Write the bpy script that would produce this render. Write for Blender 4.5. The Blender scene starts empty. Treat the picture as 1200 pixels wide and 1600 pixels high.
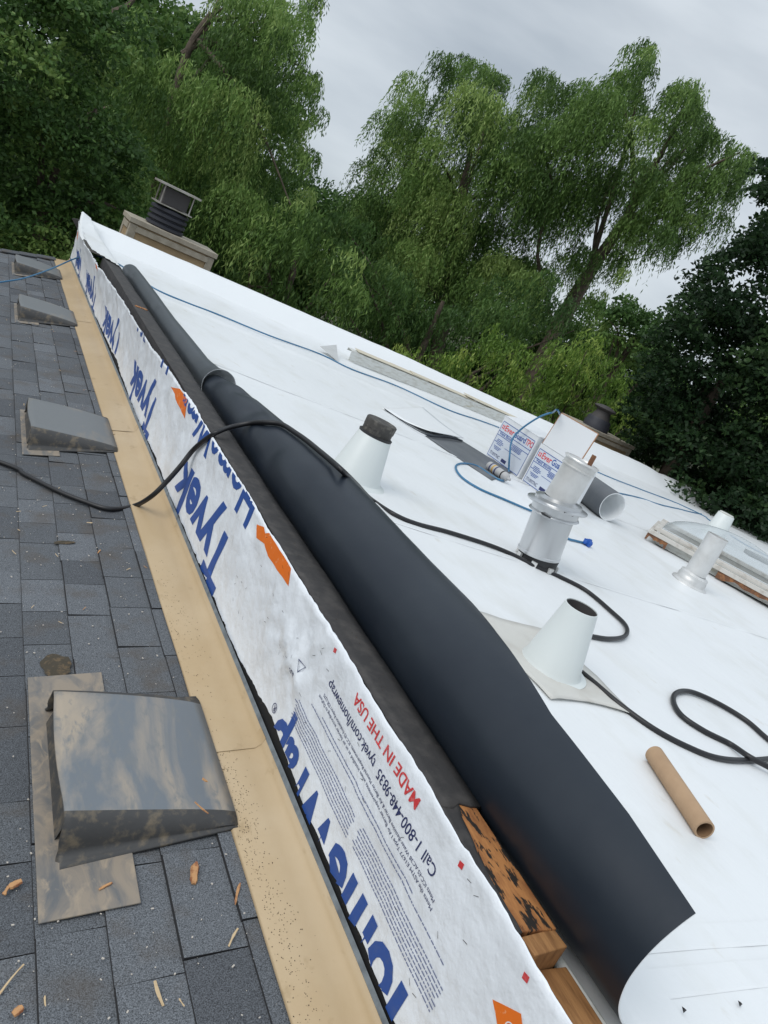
import bpy, bmesh, math, random
import numpy as np
from mathutils import Vector, Matrix
random.seed(7); RNG = np.random.default_rng(11)
SC = bpy.context.scene
COL = SC.collection
# ------------------------------------------------------------------ camera
# x = away from the wall over the white roof, y = along the wall, z = up; the camera stands at the origin
ROLL = math.radians(26.0); FPX = 1202.0
_e = np.array([math.cos(ROLL), math.sin(ROLL)]); _u = np.array([math.sin(ROLL), -math.cos(ROLL)])
_c = np.array([600., 800.]); _d = np.array([3., 144.]) - _c
PITCH = math.atan2(float(_d @ _u), FPX); YAW = math.atan2(-float(_d @ _e), math.hypot(FPX, float(_d @ _u)))
_H = np.array([math.sin(YAW), math.cos(YAW), 0]); _R = np.array([math.cos(YAW), -math.sin(YAW), 0]); _Z = np.array([0, 0, 1.])
_F = _H*math.cos(PITCH) - _Z*math.sin(PITCH); _U = _H*math.sin(PITCH) + _Z*math.cos(PITCH)
def ray(x, y):
    q = np.array([x, y], float) - _c
    v = _F*FPX + _R*float(q @ _e) + _U*float(q @ _u)
    return v/np.linalg.norm(v)
cam_d = bpy.data.cameras.new('camera'); cam = bpy.data.objects.new('camera', cam_d); COL.objects.link(cam)
cam_d.sensor_fit = 'VERTICAL'; cam_d.sensor_height = 32.0; cam_d.sensor_width = 24.0
cam_d.lens = FPX/1600*32.0; cam_d.clip_start = 0.05; cam_d.clip_end = 2000
_right = _R*math.cos(ROLL) + _U*math.sin(ROLL); _up = -_R*math.sin(ROLL) + _U*math.cos(ROLL)
# image x axis = R*e_x + U*u_x ; image up = -(R*e_y + U*u_y)
_right = _R*_e[0] + _U*_u[0]; _up = -(_R*_e[1] + _U*_u[1])
m = Matrix(((_right[0], _up[0], -_F[0]), (_right[1], _up[1], -_F[1]), (_right[2], _up[2], -_F[2])))
cam.matrix_world = m.to_4x4()
SC.camera = cam
# ------------------------------------------------------------------ sky, light, exposure
SUN_EL, SUN_AZ = math.radians(44), math.radians(262)
world = bpy.data.worlds.new('World'); SC.world = world; world.use_nodes = True
wt = world.node_tree; wt.nodes.clear()
def wn(t): return wt.nodes.new(t)
wo = wn('ShaderNodeOutputWorld'); bg = wn('ShaderNodeBackground'); sky = wn('ShaderNodeTexSky')
sky.sky_type = 'NISHITA'; sky.sun_disc = False; sky.sun_elevation = SUN_EL; sky.sun_rotation = SUN_AZ
tc = wn('ShaderNodeTexCoord'); sep = wn('ShaderNodeSeparateXYZ'); wt.links.new(tc.outputs['Generated'], sep.inputs[0])
# overcast: cloud deck brightness by elevation, with streaky cloud structure
mp = wn('ShaderNodeMapping'); mp.inputs['Scale'].default_value = (1.0, 1.6, 4.2); mp.inputs['Rotation'].default_value = (0.25, 0.1, 0.5); wt.links.new(tc.outputs['Generated'], mp.inputs[0])
nz = wn('ShaderNodeTexNoise'); nz.inputs['Scale'].default_value = 2.1; nz.inputs['Detail'].default_value = 5; nz.inputs['Roughness'].default_value = .5; wt.links.new(mp.outputs[0], nz.inputs['Vector'])
rp = wn('ShaderNodeValToRGB'); rp.color_ramp.elements[0].position = .30; rp.color_ramp.elements[1].position = .72
rp.color_ramp.elements[0].color = (4.9, 5.55, 6.25, 1); rp.color_ramp.elements[1].color = (8.7, 9.35, 9.9, 1); wt.links.new(nz.outputs['Fac'], rp.inputs[0])
el = wn('ShaderNodeMapRange'); el.inputs['From Min'].default_value = .35; el.inputs['From Max'].default_value = 1.0; el.inputs['To Min'].default_value = 0.92; el.inputs['To Max'].default_value = 1.52
wt.links.new(sep.outputs['Z'], el.inputs['Value'])
mul = wn('ShaderNodeVectorMath'); mul.operation = 'SCALE'; wt.links.new(rp.outputs[0], mul.inputs[0]); wt.links.new(el.outputs[0], mul.inputs['Scale'])
mx = wn('ShaderNodeMixRGB'); mx.inputs[0].default_value = .9; wt.links.new(sky.outputs[0], mx.inputs[1]); wt.links.new(mul.outputs[0], mx.inputs[2])
wt.links.new(mx.outputs[0], bg.inputs[0]); bg.inputs[1].default_value = 0.10; wt.links.new(bg.outputs[0], wo.inputs[0])
sl = bpy.data.lights.new('sun', 'SUN'); sl.energy = 1.35; sl.angle = math.radians(35); sl.color = (1, .97, .93)
so = bpy.data.objects.new('sun', sl); COL.objects.link(so)
sd = Vector((math.sin(SUN_AZ)*math.cos(SUN_EL), math.cos(SUN_AZ)*math.cos(SUN_EL), math.sin(SUN_EL)))
so.rotation_euler = sd.to_track_quat('Z', 'Y').to_euler(); so.location = (0, 0, 8)
SC.view_settings.view_transform = 'Standard'; SC.view_settings.look = 'None'; SC.view_settings.exposure = 0.0; SC.view_settings.gamma = 1
SC.cycles.max_bounces = 6; SC.cycles.transparent_max_bounces = 8
# ------------------------------------------------------------------ helpers
def on(px, py, axis, val):
    v = ray(px, py); return v*(val/v[axis])
RS = .02
def roofz(x, y=0): return -.88 - RS*(x - 1.1)
def on_roof(px, py, up=0.):
    v = ray(px, py); t = (-.88 + up + RS*1.1)/(v[2] + RS*v[0]); return v*t
SHS = .25
def shz(x): return -1.228 - SHS*(.817 - x)
def on_sh(px, py, up=0.):
    v = ray(px, py); t = (-1.228 + up - SHS*.817)/(v[2] - SHS*v[0]); return v*t
def at(px, py, dist):
    v = ray(px, py); return v*(dist/math.hypot(v[0], v[1]))
def tag(o, label=None, cat=None, group=None, kind=None):
    if label: o['label'] = label
    if cat: o['category'] = cat
    if group: o['group'] = group
    if kind: o['kind'] = kind
    return o
def empty(name, loc, label=None, cat=None, group=None, rot=None):
    o = bpy.data.objects.new(name, None); COL.objects.link(o); o.location = loc; o.empty_display_size = .1
    if rot is not None: o.rotation_euler = rot
    return tag(o, label, cat, group)
def mk(name, V, Fc, mat, parent=None, smooth=False, mi=None):
    me = bpy.data.meshes.new(name)
    me.from_pydata([tuple(map(float, v)) for v in V], [], [tuple(f) for f in Fc]); 
    mats = mat if isinstance(mat, (list, tuple)) else [mat]
    for q in mats: me.materials.append(q)
    if mi is not None: me.polygons.foreach_set('material_index', list(mi))
    if smooth: me.polygons.foreach_set('use_smooth', [True]*len(me.polygons))
    me.update()
    o = bpy.data.objects.new(name, me); COL.objects.link(o)
    if parent: o.parent = parent
    return o
class MB:
    def __init__(s): s.v = []; s.f = []; s.m = []
    def add(s, V, Fc, m=0):
        b = len(s.v); s.v += [tuple(map(float, q)) for q in V]; s.f += [tuple(b+i for i in f) for f in Fc]; s.m += [m]*len(Fc); return s
    def box(s, c, d, rot=None, m=0):
        V = []
        for x in (-.5, .5):
            for y in (-.5, .5):
                for z in (-.5, .5):
                    p = Vector((x*d[0], y*d[1], z*d[2]))
                    if rot is not None: p = rot @ p
                    V.append(p + Vector(c))
        return s.add(V, [(0,1,3,2),(4,6,7,5),(0,4,5,1),(2,3,7,6),(0,2,6,4),(1,5,7,3)], m)
    def lathe(s, prof, n=32, c=(0,0,0), rot=None, m=0, cap0=False, cap1=False, wob=0):
        V = []
        for k, (r, z) in enumerate(prof):
            for i in range(n):
                a = 2*math.pi*i/n; rr = r*(1+wob*math.sin(3*a+k))
                p = Vector((rr*math.cos(a), rr*math.sin(a), z))
                if rot is not None: p = rot @ p
                V.append(p + Vector(c))
        F = [(k*n+i, k*n+(i+1) % n, (k+1)*n+(i+1) % n, (k+1)*n+i) for k in range(len(prof)-1) for i in range(n)]
        if cap0: F.append(tuple(range(n))[::-1])
        if cap1: F.append(tuple((len(prof)-1)*n+i for i in range(n)))
        return s.add(V, F, m)
    def tube(s, P, r, n=8, m=0, closed=True):
        P = [Vector(p) for p in P]; V = []; up = Vector((0, 0, 1)); prev = None
        for i, p in enumerate(P):
            t = (P[min(i+1, len(P)-1)] - P[max(i-1, 0)]).normalized()
            a = prev if prev is not None else (t.cross(up) if abs(t.dot(up)) < .95 else t.cross(Vector((1, 0, 0))))
            a = (a - t*a.dot(t)).normalized(); prev = a; b = t.cross(a)
            rr = r[i] if hasattr(r, '__len__') else r
            for k in range(n):
                an = 2*math.pi*k/n; V.append(p + (a*math.cos(an) + b*math.sin(an))*rr)
        F = [(i*n+k, i*n+(k+1) % n, (i+1)*n+(k+1) % n, (i+1)*n+k) for i in range(len(P)-1) for k in range(n)]
        if closed: F += [tuple(range(n))[::-1], tuple((len(P)-1)*n+k for k in range(n))]
        return s.add(V, F, m)
    def build(s, name, mat, parent=None, smooth=False, bevel=0, sharp=None):
        o = mk(name, s.v, s.f, mat, parent, smooth, s.m)
        if smooth:
            try: o.data.set_sharp_from_angle(angle=math.radians(sharp or 40))
            except Exception: pass
        if bevel:
            b = o.modifiers.new('bev', 'BEVEL'); b.width = bevel; b.segments = 2; b.limit_method = 'ANGLE'
        return o
def catmull(P, n=8):
    P = [Vector(p) for p in P]; Q = []
    for i in range(len(P)-1):
        a, b, c, d = P[max(i-1, 0)], P[i], P[i+1], P[min(i+2, len(P)-1)]
        for k in range(n):
            t = k/n; Q.append(.5*((2*b) + (c-a)*t + (2*a-5*b+4*c-d)*t*t + (3*b-a-3*c+d)*t**3))
    Q.append(P[-1]); return Q
def sn(*a):   # cheap smooth noise
    from mathutils import noise
    return noise.noise(Vector(a if len(a) == 3 else (*a, 0.)))
# ------------------------------------------------------------------ materials
def mat(name, col, rough=.6, metal=0, spec=.5, var=None, bump=None, nscale=8, var2=None, stretch=(1,1,1), coat=0, dist=0):
    """var = (colour2, low, high, scale) noise mix; bump = (scale, strength, distance)"""
    M = bpy.data.materials.new(name); M.use_nodes = True; nt = M.node_tree; N = nt.nodes; L = nt.links
    b = N['Principled BSDF']; b.inputs['Base Color'].default_value = (*col, 1); b.inputs['Roughness'].default_value = rough
    b.inputs['Metallic'].default_value = metal; b.inputs['Specular IOR Level'].default_value = spec; b.inputs['Coat Weight'].default_value = coat
    tc = N.new('ShaderNodeTexCoord'); mp = N.new('ShaderNodeMapping'); mp.inputs['Scale'].default_value = stretch; L.new(tc.outputs['Object'], mp.inputs[0])
    cur = None
    for vv in (var, var2):
        if not vv: continue
        c2, lo, hi, sc = vv
        n = N.new('ShaderNodeTexNoise'); n.inputs['Scale'].default_value = sc; n.inputs['Detail'].default_value = 6; n.inputs['Roughness'].default_value = .6; n.inputs['Distortion'].default_value = dist; L.new(mp.outputs[0], n.inputs['Vector'])
        r = N.new('ShaderNodeMapRange'); r.inputs['From Min'].default_value = lo; r.inputs['From Max'].default_value = hi; L.new(n.outputs['Fac'], r.inputs['Value'])
        x = N.new('ShaderNodeMixRGB'); x.inputs[1].default_value = (*col, 1); x.inputs[2].default_value = (*c2, 1); L.new(r.outputs[0], x.inputs[0])
        if cur is not None: L.new(cur, x.inputs[1])
        cur = x.outputs[0]
    if cur is not None: L.new(cur, b.inputs['Base Color'])
    if bump:
        hprev = None
        for (sc, st, di) in (bump if isinstance(bump[0], tuple) else (bump,)):
            n = N.new('ShaderNodeTexNoise'); n.inputs['Scale'].default_value = sc; n.inputs['Detail'].default_value = 5; L.new(mp.outputs[0], n.inputs['Vector'])
            q = N.new('ShaderNodeBump'); q.inputs['Strength'].default_value = st; q.inputs['Distance'].default_value = di; L.new(n.outputs['Fac'], q.inputs['Height'])
            if hprev is not None: L.new(hprev, q.inputs['Normal'])
            hprev = q.outputs[0]
        L.new(hprev, b.inputs['Normal'])
    return M
M = {}
M['tpo'] = mat('white_membrane', (.78, .80, .81), .42, var=((.69, .70, .68), .50, .80, 4.0), var2=((.60, .57, .50), .64, .84, 11), stretch=(1, .55, 1), bump=((7, .35, .012), (40, .12, .003)))
M['tpo_clean'] = mat('white_membrane_clean', (.78, .80, .81), .45, bump=(6, .3, .012))
M['tpo_under'] = mat('grey_membrane_underside', (.014, .020, .030), .40, spec=.36, var=((.020, .027, .037), .4, .7, 3), bump=((1.6, .25, .03), (160, .1, .0006)))
M['tpo_lighter'] = mat('lighter_grey_membrane', (.050, .060, .070), .42, spec=.5, var=((.055, .063, .070), .4, .7, 5), bump=((3, .3, .02), (160, .1, .0006)))  # lighter grey than the near sheet, used for the far curl
M['tpo_grey'] = mat('matt_grey_membrane', (.105, .115, .128), .55, var=((.14, .15, .16), .4, .7, 5))
M['wrap'] = mat('white_house_wrap', (.80, .835, .88), .36, var=((.75, .785, .83), .45, .75, 5), bump=((5, .9, .03), (17, .55, .008)))
M['blue'] = mat('blue_print', (.022, .080, .320), .5, var=((.05, .10, .28), .5, .8, 60))
M['navy'] = mat('navy_print', (.025, .035, .12), .5)
M['red'] = mat('red_print', (.62, .045, .05), .5, var=((.7, .2, .2), .5, .75, 90))
M['orange'] = mat('orange_print', (.80, .17, .012), .5, var=((.85, .45, .25), .60, .68, 45))
M['dashes'] = mat('fine_print', (.17, .20, .33), .6)
M['white'] = mat('white_print', (.75, .77, .8), .5)
M['felt'] = mat('black_roofing_felt', (.036, .034, .034), .75, var=((.070, .064, .060), .45, .72, 20), var2=((.17, .13, .09), .70, .78, 70), bump=((30, .5, .004), (180, .5, .001)))
M['black'] = mat('black_underlay', (.008, .008, .008), .8, var=((.12, .08, .05), .66, .72, 90))
M['wood'] = mat('weathered_orange_wood', (.46, .20, .065), .7, var=((.24, .09, .03), .42, .66, 14), var2=((.018, .014, .011), .54, .575, 22), stretch=(3.2, .8, 1), bump=(60, .5, .002))
M['wood2'] = mat('bare_plank', (.40, .20, .075), .7, var=((.22, .10, .035), .4, .65, 16), var2=((.05, .03, .018), .68, .74, 26), stretch=(4, .5, 1), bump=(50, .5, .002))
M['chip'] = mat('fresh_wood_chip', (.50, .27, .12), .8, var=((.25, .09, .04), .45, .6, 60))
M['chip_pale'] = mat('pale_wood_chip', (.60, .45, .27), .8, var=((.45, .28, .13), .5, .7, 60))
M['tan'] = mat('tan_painted_metal', (.46, .335, .19), .46, var=((.55, .43, .28), .42, .8, 3.0), var2=((.30, .205, .10), .62, .82, 16), stretch=(1, .7, 1), bump=((4, .35, .01), (150, .12, .0006)))
M['galv'] = mat('galvanised_metal', (.30, .34, .37), .45, metal=.6, var=((.16, .18, .2), .4, .7, 20))
M['alu'] = mat('bright_flue_metal', (.60, .61, .62), .30, metal=.95, var=((.48, .49, .50), .5, .85, 5), bump=(9, .08, .002))
M['alu_dull'] = mat('dull_flue_metal', (.70, .70, .69), .42, metal=.6, var=((.52, .51, .49), .45, .85, 9), bump=(12, .12, .002))
M['darkcap'] = mat('dark_vent_rubber', (.02, .02, .022), .6)
M['ventgrey'] = mat('grey_vent_plastic', (.150, .170, .190), .45, var=((.37, .31, .24), .44, .62, 3.4), var2=((.17, .18, .185), .52, .70, 34), stretch=(1.5, .55, 1.2), dist=.7, bump=((40, .25, .002), (6, .2, .01)))
M['ventgrey2'] = mat('grey_vent_plastic_clean', (.155, .165, .17), .5, var=((.25, .215, .17), .55, .75, 6), var2=((.03, .032, .03), .70, .82, 14), stretch=(1.6, .6, 1.2), bump=((40, .2, .002), (5, .2, .01)))
M['ventside'] = mat('vent_side_grime_mouth_shade', (.05, .05, .05), .6, var=((.16, .13, .09), .5, .7, 30), bump=(60, .4, .003))
M['plate'] = mat('muddy_vent_flange', (.27, .225, .175), .6, var=((.12, .125, .13), .40, .66, 9), var2=((.36, .29, .21), .55, .72, 16), stretch=(1.4, .8, 1), dist=1.2, bump=(60, .3, .001))
M['cord'] = mat('black_cord_rubber', (.012, .012, .014), .42)
M['hose'] = mat('blue_hose_rubber', (.035, .16, .30), .4)
M['card'] = mat('brown_cardboard', (.42, .28, .17), .8, var=((.34, .22, .13), .4, .7, 10), stretch=(1, 1, 1))
M['cardin'] = mat('tube_inside_cardboard', (.25, .15, .08), .9)
M['carton'] = mat('white_carton', (.68, .70, .72), .6)
M['cartonedge'] = mat('carton_brown_edge', (.38, .20, .11), .8)
M['label'] = mat('printed_label', (.58, .63, .70), .5)
M['boot'] = mat('white_pipe_boot', (.66, .70, .69), .4, bump=(8, .2, .004))
M['skirt'] = mat('yellowed_boot_skirt', (.60, .59, .55), .45, var=((.5, .47, .42), .5, .75, 5), bump=(9, .4, .008))
M['stub'] = mat('weathered_pipe_cap', (.055, .052, .048), .7, var=((.16, .15, .13), .5, .7, 30), bump=(50, .5, .003))
M['frame'] = mat('weathered_white_frame', (.56, .54, .50), .6, var=((.38, .34, .29), .5, .7, 14), var2=((.25, .13, .08), .7, .76, 40))
M['torn'] = mat('torn_brown_wood', (.16, .075, .04), .8, var=((.36, .16, .06), .5, .65, 25), bump=(50, .6, .004))
M['chase'] = mat('beige_weathered_panel', (.40, .29, .165), .8, var=((.30, .21, .12), .4, .7, 6))
M['chasetrim'] = mat('weathered_grey_trim', (.40, .36, .29), .8, var=((.28, .24, .18), .4, .7, 9))
M['terracotta'] = mat('dark_shroud', (.028, .030, .040), .6)
M['galv_old'] = mat('weathered_cowl_metal', (.42, .40, .37), .5, metal=.3, var=((.24, .21, .18), .4, .7, 9))
M['darkcone'] = mat('dark_cone', (.06, .055, .055), .7)
M['wall'] = mat('tan_house_siding', (.38, .31, .22), .8, bump=(20, .3, .004))
M['trimw'] = mat('white_old_metal', (.62, .63, .60), .5, var=((.46, .45, .40), .45, .7, 12), var2=((.4, .36, .25), .6, .75, 3.), stretch=(1, 1, 4))
M['yellowed'] = mat('yellowed_edge', (.58, .53, .42), .6)
M['can'] = mat('white_can', (.42, .42, .42), .5, metal=.0)
M['amber'] = mat('amber_print', (.55, .32, .05), .5)
M['plugblue'] = mat('blue_plug', (.02, .10, .42), .4)
M['dirt'] = mat('dark_dirt', (.055, .045, .030), .9, var=((.13, .09, .05), .5, .65, 60), bump=(70, .8, .004))
M['grit'] = mat('pale_grit', (.55, .50, .44), .8)
M['bark'] = mat('willow_bark', (.13, .10, .075), .9, var=((.07, .055, .04), .4, .6, 6), bump=(12, .6, .03))
M['ground'] = mat('rough_ground', (.05, .06, .025), .95, var=((.08, .065, .04), .45, .6, .6), bump=(3, .5, .1))
def glassmat():
    Mt = bpy.data.materials.new('clear_dome_plastic'); Mt.use_nodes = True; nt = Mt.node_tree; N = nt.nodes; L = nt.links
    b = N['Principled BSDF']; out = N['Material Output']; tr = N.new('ShaderNodeBsdfTransparent'); tr.inputs[0].default_value = (.93, .95, .96, 1)
    b.inputs['Base Color'].default_value = (.62, .66, .68, 1); b.inputs['Roughness'].default_value = .18
    lw = N.new('ShaderNodeLayerWeight'); lw.inputs[0].default_value = .35
    rg = N.new('ShaderNodeMapRange'); rg.inputs['To Min'].default_value = .07; rg.inputs['To Max'].default_value = .80; L.new(lw.outputs['Facing'], rg.inputs['Value'])
    mxs = N.new('ShaderNodeMixShader'); L.new(rg.outputs[0], mxs.inputs[0]); L.new(tr.outputs[0], mxs.inputs[1]); L.new(b.outputs[0], mxs.inputs[2]); L.new(mxs.outputs[0], out.inputs[0])
    return Mt
M['dome'] = glassmat()
def shinglemat():
    Mt = bpy.data.materials.new('grey_asphalt_shingle'); Mt.use_nodes = True; nt = Mt.node_tree; N = nt.nodes; L = nt.links
    b = N['Principled BSDF']; b.inputs['Roughness'].default_value = .85; b.inputs['Specular IOR Level'].default_value = .3
    at_ = N.new('ShaderNodeAttribute'); at_.attribute_name = 'tone'
    tc = N.new('ShaderNodeTexCoord')
    r = N.new('ShaderNodeValToRGB'); L.new(at_.outputs['Fac'], r.inputs[0])
    r.color_ramp.elements[0].color = (.080, .086, .095, 1); r.color_ramp.elements[1].color = (.132, .142, .155, 1)
    e = r.color_ramp.elements.new(.5); e.color = (.104, .112, .122, 1)
    n = N.new('ShaderNodeTexNoise'); n.inputs['Scale'].default_value = 420; n.inputs['Detail'].default_value = 2; L.new(tc.outputs['Object'], n.inputs['Vector'])
    mr = N.new('ShaderNodeMapRange'); mr.inputs['From Min'].default_value = .3; mr.inputs['From Max'].default_value = .7; mr.inputs['To Min'].default_value = .35; mr.inputs['To Max'].default_value = 1.75; L.new(n.outputs['Fac'], mr.inputs['Value'])
    ml = N.new('ShaderNodeVectorMath'); ml.operation = 'SCALE'; L.new(r.outputs[0], ml.inputs[0]); L.new(mr.outputs[0], ml.inputs['Scale'])
    n2 = N.new('ShaderNodeTexNoise'); n2.inputs['Scale'].default_value = 9; n2.inputs['Detail'].default_value = 6; L.new(tc.outputs['Object'], n2.inputs['Vector'])
    m2 = N.new('ShaderNodeMapRange'); m2.inputs['From Min'].default_value = .52; m2.inputs['From Max'].default_value = .78; m2.inputs['To Max'].default_value = .75; L.new(n2.outputs['Fac'], m2.inputs['Value'])
    x = N.new('ShaderNodeMixRGB'); x.inputs[2].default_value = (.095, .078, .062, 1); L.new(m2.outputs[0], x.inputs[0]); L.new(ml.outputs[0], x.inputs[1])
    L.new(x.outputs[0], b.inputs['Base Color'])
    bp = N.new('ShaderNodeBump'); bp.inputs['Strength'].default_value = .8; bp.inputs['Distance'].default_value = .002; L.new(n.outputs['Fac'], bp.inputs['Height']); L.new(bp.outputs[0], b.inputs['Normal'])
    return Mt
M['shingle'] = shinglemat()
M['shingle_edge'] = mat('dark_shingle_edge', (.022, .022, .024), .9)
def leafmat(name, c0, c1, c2):
    Mt = bpy.data.materials.new(name); Mt.use_nodes = True; nt = Mt.node_tree; N = nt.nodes; L = nt.links
    b = N['Principled BSDF']; b.inputs['Roughness'].default_value = .5; b.inputs['Specular IOR Level'].default_value = .25
    a = N.new('ShaderNodeAttribute'); a.attribute_name = 'tone'
    r = N.new('ShaderNodeValToRGB'); L.new(a.outputs['Fac'], r.inputs[0])
    r.color_ramp.elements[0].color = (*c0, 1); r.color_ramp.elements[1].color = (*c2, 1); e = r.color_ramp.elements.new(.5); e.color = (*c1, 1)
    L.new(r.outputs[0], b.inputs['Base Color'])
    t = N.new('ShaderNodeBsdfTranslucent'); L.new(r.outputs[0], t.inputs[0]); ms = N.new('ShaderNodeMixShader'); ms.inputs[0].default_value = .36
    L.new(b.outputs[0], ms.inputs[1]); L.new(t.outputs[0], ms.inputs[2]); L.new(ms.outputs[0], N['Material Output'].inputs[0])
    return Mt
M['lf_willow'] = leafmat('willow_leaves', (.060, .120, .030), (.18, .30, .075), (.38, .50, .16))
M['lf_bright'] = leafmat('fresh_willow_leaves', (.09, .17, .028), (.20, .32, .060), (.36, .46, .11))
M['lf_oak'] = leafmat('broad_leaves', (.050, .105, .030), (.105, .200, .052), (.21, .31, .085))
M['lf_dark'] = leafmat('dark_evergreen_leaves', (.014, .034, .013), (.028, .062, .022), (.060, .110, .036))
# ------------------------------------------------------------------ ground
mk('ground', [(-300, -300, -6.2), (400, -300, -6.2), (400, 500, -6.2), (-300, 500, -6.2)], [(0, 1, 2, 3)], M['ground'])['kind'] = 'structure'
# ------------------------------------------------------------------ the house (roofs, wall, parapet, flashing)
XW = .9625
house = empty('house', (1.0, 3.0, -6.2), 'house with grey shingle roof below and flat white membrane roof behind a wrapped wall', 'house')
def kid(o): o.parent = house; o.matrix_parent_inverse = Matrix.Translation((-1.0, -3.0, 6.2)); return o
# shingle roof
def shingles():
    mb = MB(); tones = []
    ex = .121; k = 0; x1 = .90
    while x1 > -2.4:
        x0 = x1 - ex; y = -2.2 + random.random()*.2
        while y < 8.55:
            w = random.choice((.11, .14, .18, .22, .26)) if False else .155 + random.random()*.11
            y1 = min(y+w, 8.6); th = .0055 + (.004 if random.random() < .45 else 0) ; j = random.uniform(-.0015, .0015)
            g = .0012
            # sloped tab: butt edge raised at the low side
            a = (x0+j, y+g, shz(x0)+th); b = (x0+j, y1-g, shz(x0)+th+random.uniform(-.001, .001)); c = (x1+.004, y1-g, shz(x1)+.001); d = (x1+.004, y+g, shz(x1)+.001)
            base = [(q[0], q[1], q[2]-.012) for q in (a, b, c, d)]
            mb.add([a, b, c, d]+base, [(0, 3, 2, 1)], 0); n = len(mb.v)-8
            mb.f += [(n, n+1, n+5, n+4), (n+1, n+2, n+6, n+5), (n+3, n, n+4, n+7)]; mb.m += [1, 1, 1]
            t = min(1, max(0, random.gauss(.5, .27))); tones += [t]*4
            y = y1
        x1 = x0; k += 1
    o = mb.build('shingle_roof', [M['shingle'], M['shingle_edge']])
    at_ = o.data.attributes.new('tone', 'FLOAT', 'FACE'); at_.data.foreach_set('value', tones)
    return kid(o)
shingles()
deck = MB()
for xa, xb in ((-2.45, .95),):
    V = [(xa, -2.3, shz(xa)-.01), (xb, -2.3, shz(xb)-.01), (xb, 8.6, shz(xb)-.01), (xa, 8.6, shz(xa)-.01)]
    V += [(q[0], q[1], q[2]-.16) for q in V]
    deck.add(V, [(0,1,2,3),(4,7,6,5),(0,4,5,1),(1,5,6,2),(2,6,7,3),(3,7,4,0)])
kid(deck.build('roof_deck', M['shingle_edge']))
# rake cap shingles along the far edge of the shingle roof
rk = MB(); x = .82
while x > -2.4:
    rk.box((x-.08, 8.56, shz(x-.08)+.016), (.17, .15, .012), Matrix.Rotation(-math.atan(SHS)+.03, 3, 'Y')); x -= .15
kid(rk.build('rake_cap', M['shingle'], bevel=.002))
# walls down to the ground
wl = MB()
wl.box((-.9, 8.42, -4.05), (3.0, .12, 4.3)); wl.box((9.0, 8.70, -3.75), (15.9, .12, 4.86)); wl.box((16.9, 3.3, -3.8), (.12, 10.9, 4.8)); wl.box((-2.2, 3.1, -4.2), (.12, 10.4, 3.9)); wl.box((1.03, 3.3, -3.0), (.1, 10.6, 3.9))
wl.box((7.4, -2.2, -3.9), (19, .12, 4.6))
kid(wl.build('wall', M['wall']))
# flashing: tan metal apron
def flashing():
    mb = MB(); ys = [ -1.5 + i*.05 for i in range(int((8.62+1.5)/.05)+1)]
    prof = [(.809, -1.2215), (.813, -1.2165), (.90, -1.1965), (.928, -1.190), (.940, -1.176), (.944, -1.158)]
    laps = [1.46, 3.75, 6.0]
    V = []; 
    for y in ys:
        lift = 0
        for l in laps:
            if y < l: pass
        for i, (x, z) in enumerate(prof):
            w = .0022*sn(y*1.7, i*.6, 3.) + .001*sn(y*7, i, 9.)
            V.append((x + (.0015*sn(y*3, 0, 1.) if i == 0 else 0), y, z + w))
    n = len(prof); F = [(i*n+k, (i+1)*n+k, (i+1)*n+k+1, i*n+k+1) for i in range(len(ys)-1) for k in range(n-1)]
    o = mk('flashing', V, [f[::-1] for f in F], M['tan'], None, True); kid(o)
    s = o.modifiers.new('s', 'SOLIDIFY'); s.thickness = .0016; s.offset = -1
    # lapped joints
    lp = MB()
    for l in laps:
        V = []
        for (x, z) in prof: V += [(x, l, z+.0022), (x, l+.045, z+.0012)]
        lp.add(V, [(2*i, 2*i+1, 2*i+3, 2*i+2)[::-1] for i in range(n-1)])
    q = lp.build('flashing_lap', M['tan'], smooth=True); q.parent = o
    sc = MB()
    for y in (1.405, 3.70, 5.95):
        sc.lathe([(.0035, 0), (.0065, .0005), (.0065, .002), (.003, .0035), (.0001, .0037)], 14, (.832, y, -1.2115))
    q = sc.build('screw', M['tan'], smooth=True); q.parent = o
    # galvanised edge + black underlay between flashing and wrap
    ge = MB(); V = []
    for y in ys:
        w = .0015*sn(y*5, 2., 2.); V += [(.9445, y, -1.160+w), (.950, y, -1.146+w), (.953, y, -1.150+w)]
    ge.add(V, [(3*i+k, 3*i+3+k, 3*i+4+k, 3*i+1+k)[::-1] for i in range(len(ys)-1) for k in (0, 1)])
    q = ge.build('metal_edge', M['galv']); q.parent = o
flashing()
ub = MB(); V = []; F = []; ys = np.arange(-1.5, 8.62, .012)
for i, y in enumerate(ys):
    w = .012*max(0, sn(y*8, 0, 0)) + .004*sn(y*60, 1, 0)
    V += [(.9545, y, -1.20), (.9602, y, -1.120 + w), (.9618, y, -1.120 + w)]
F = [(3*i+k, 3*i+3+k, 3*i+4+k, 3*i+1+k)[::-1] for i in range(len(ys)-1) for k in (0, 1)]
kid(ub.add(V, F).build('black_underlay', M['black']))
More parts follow.
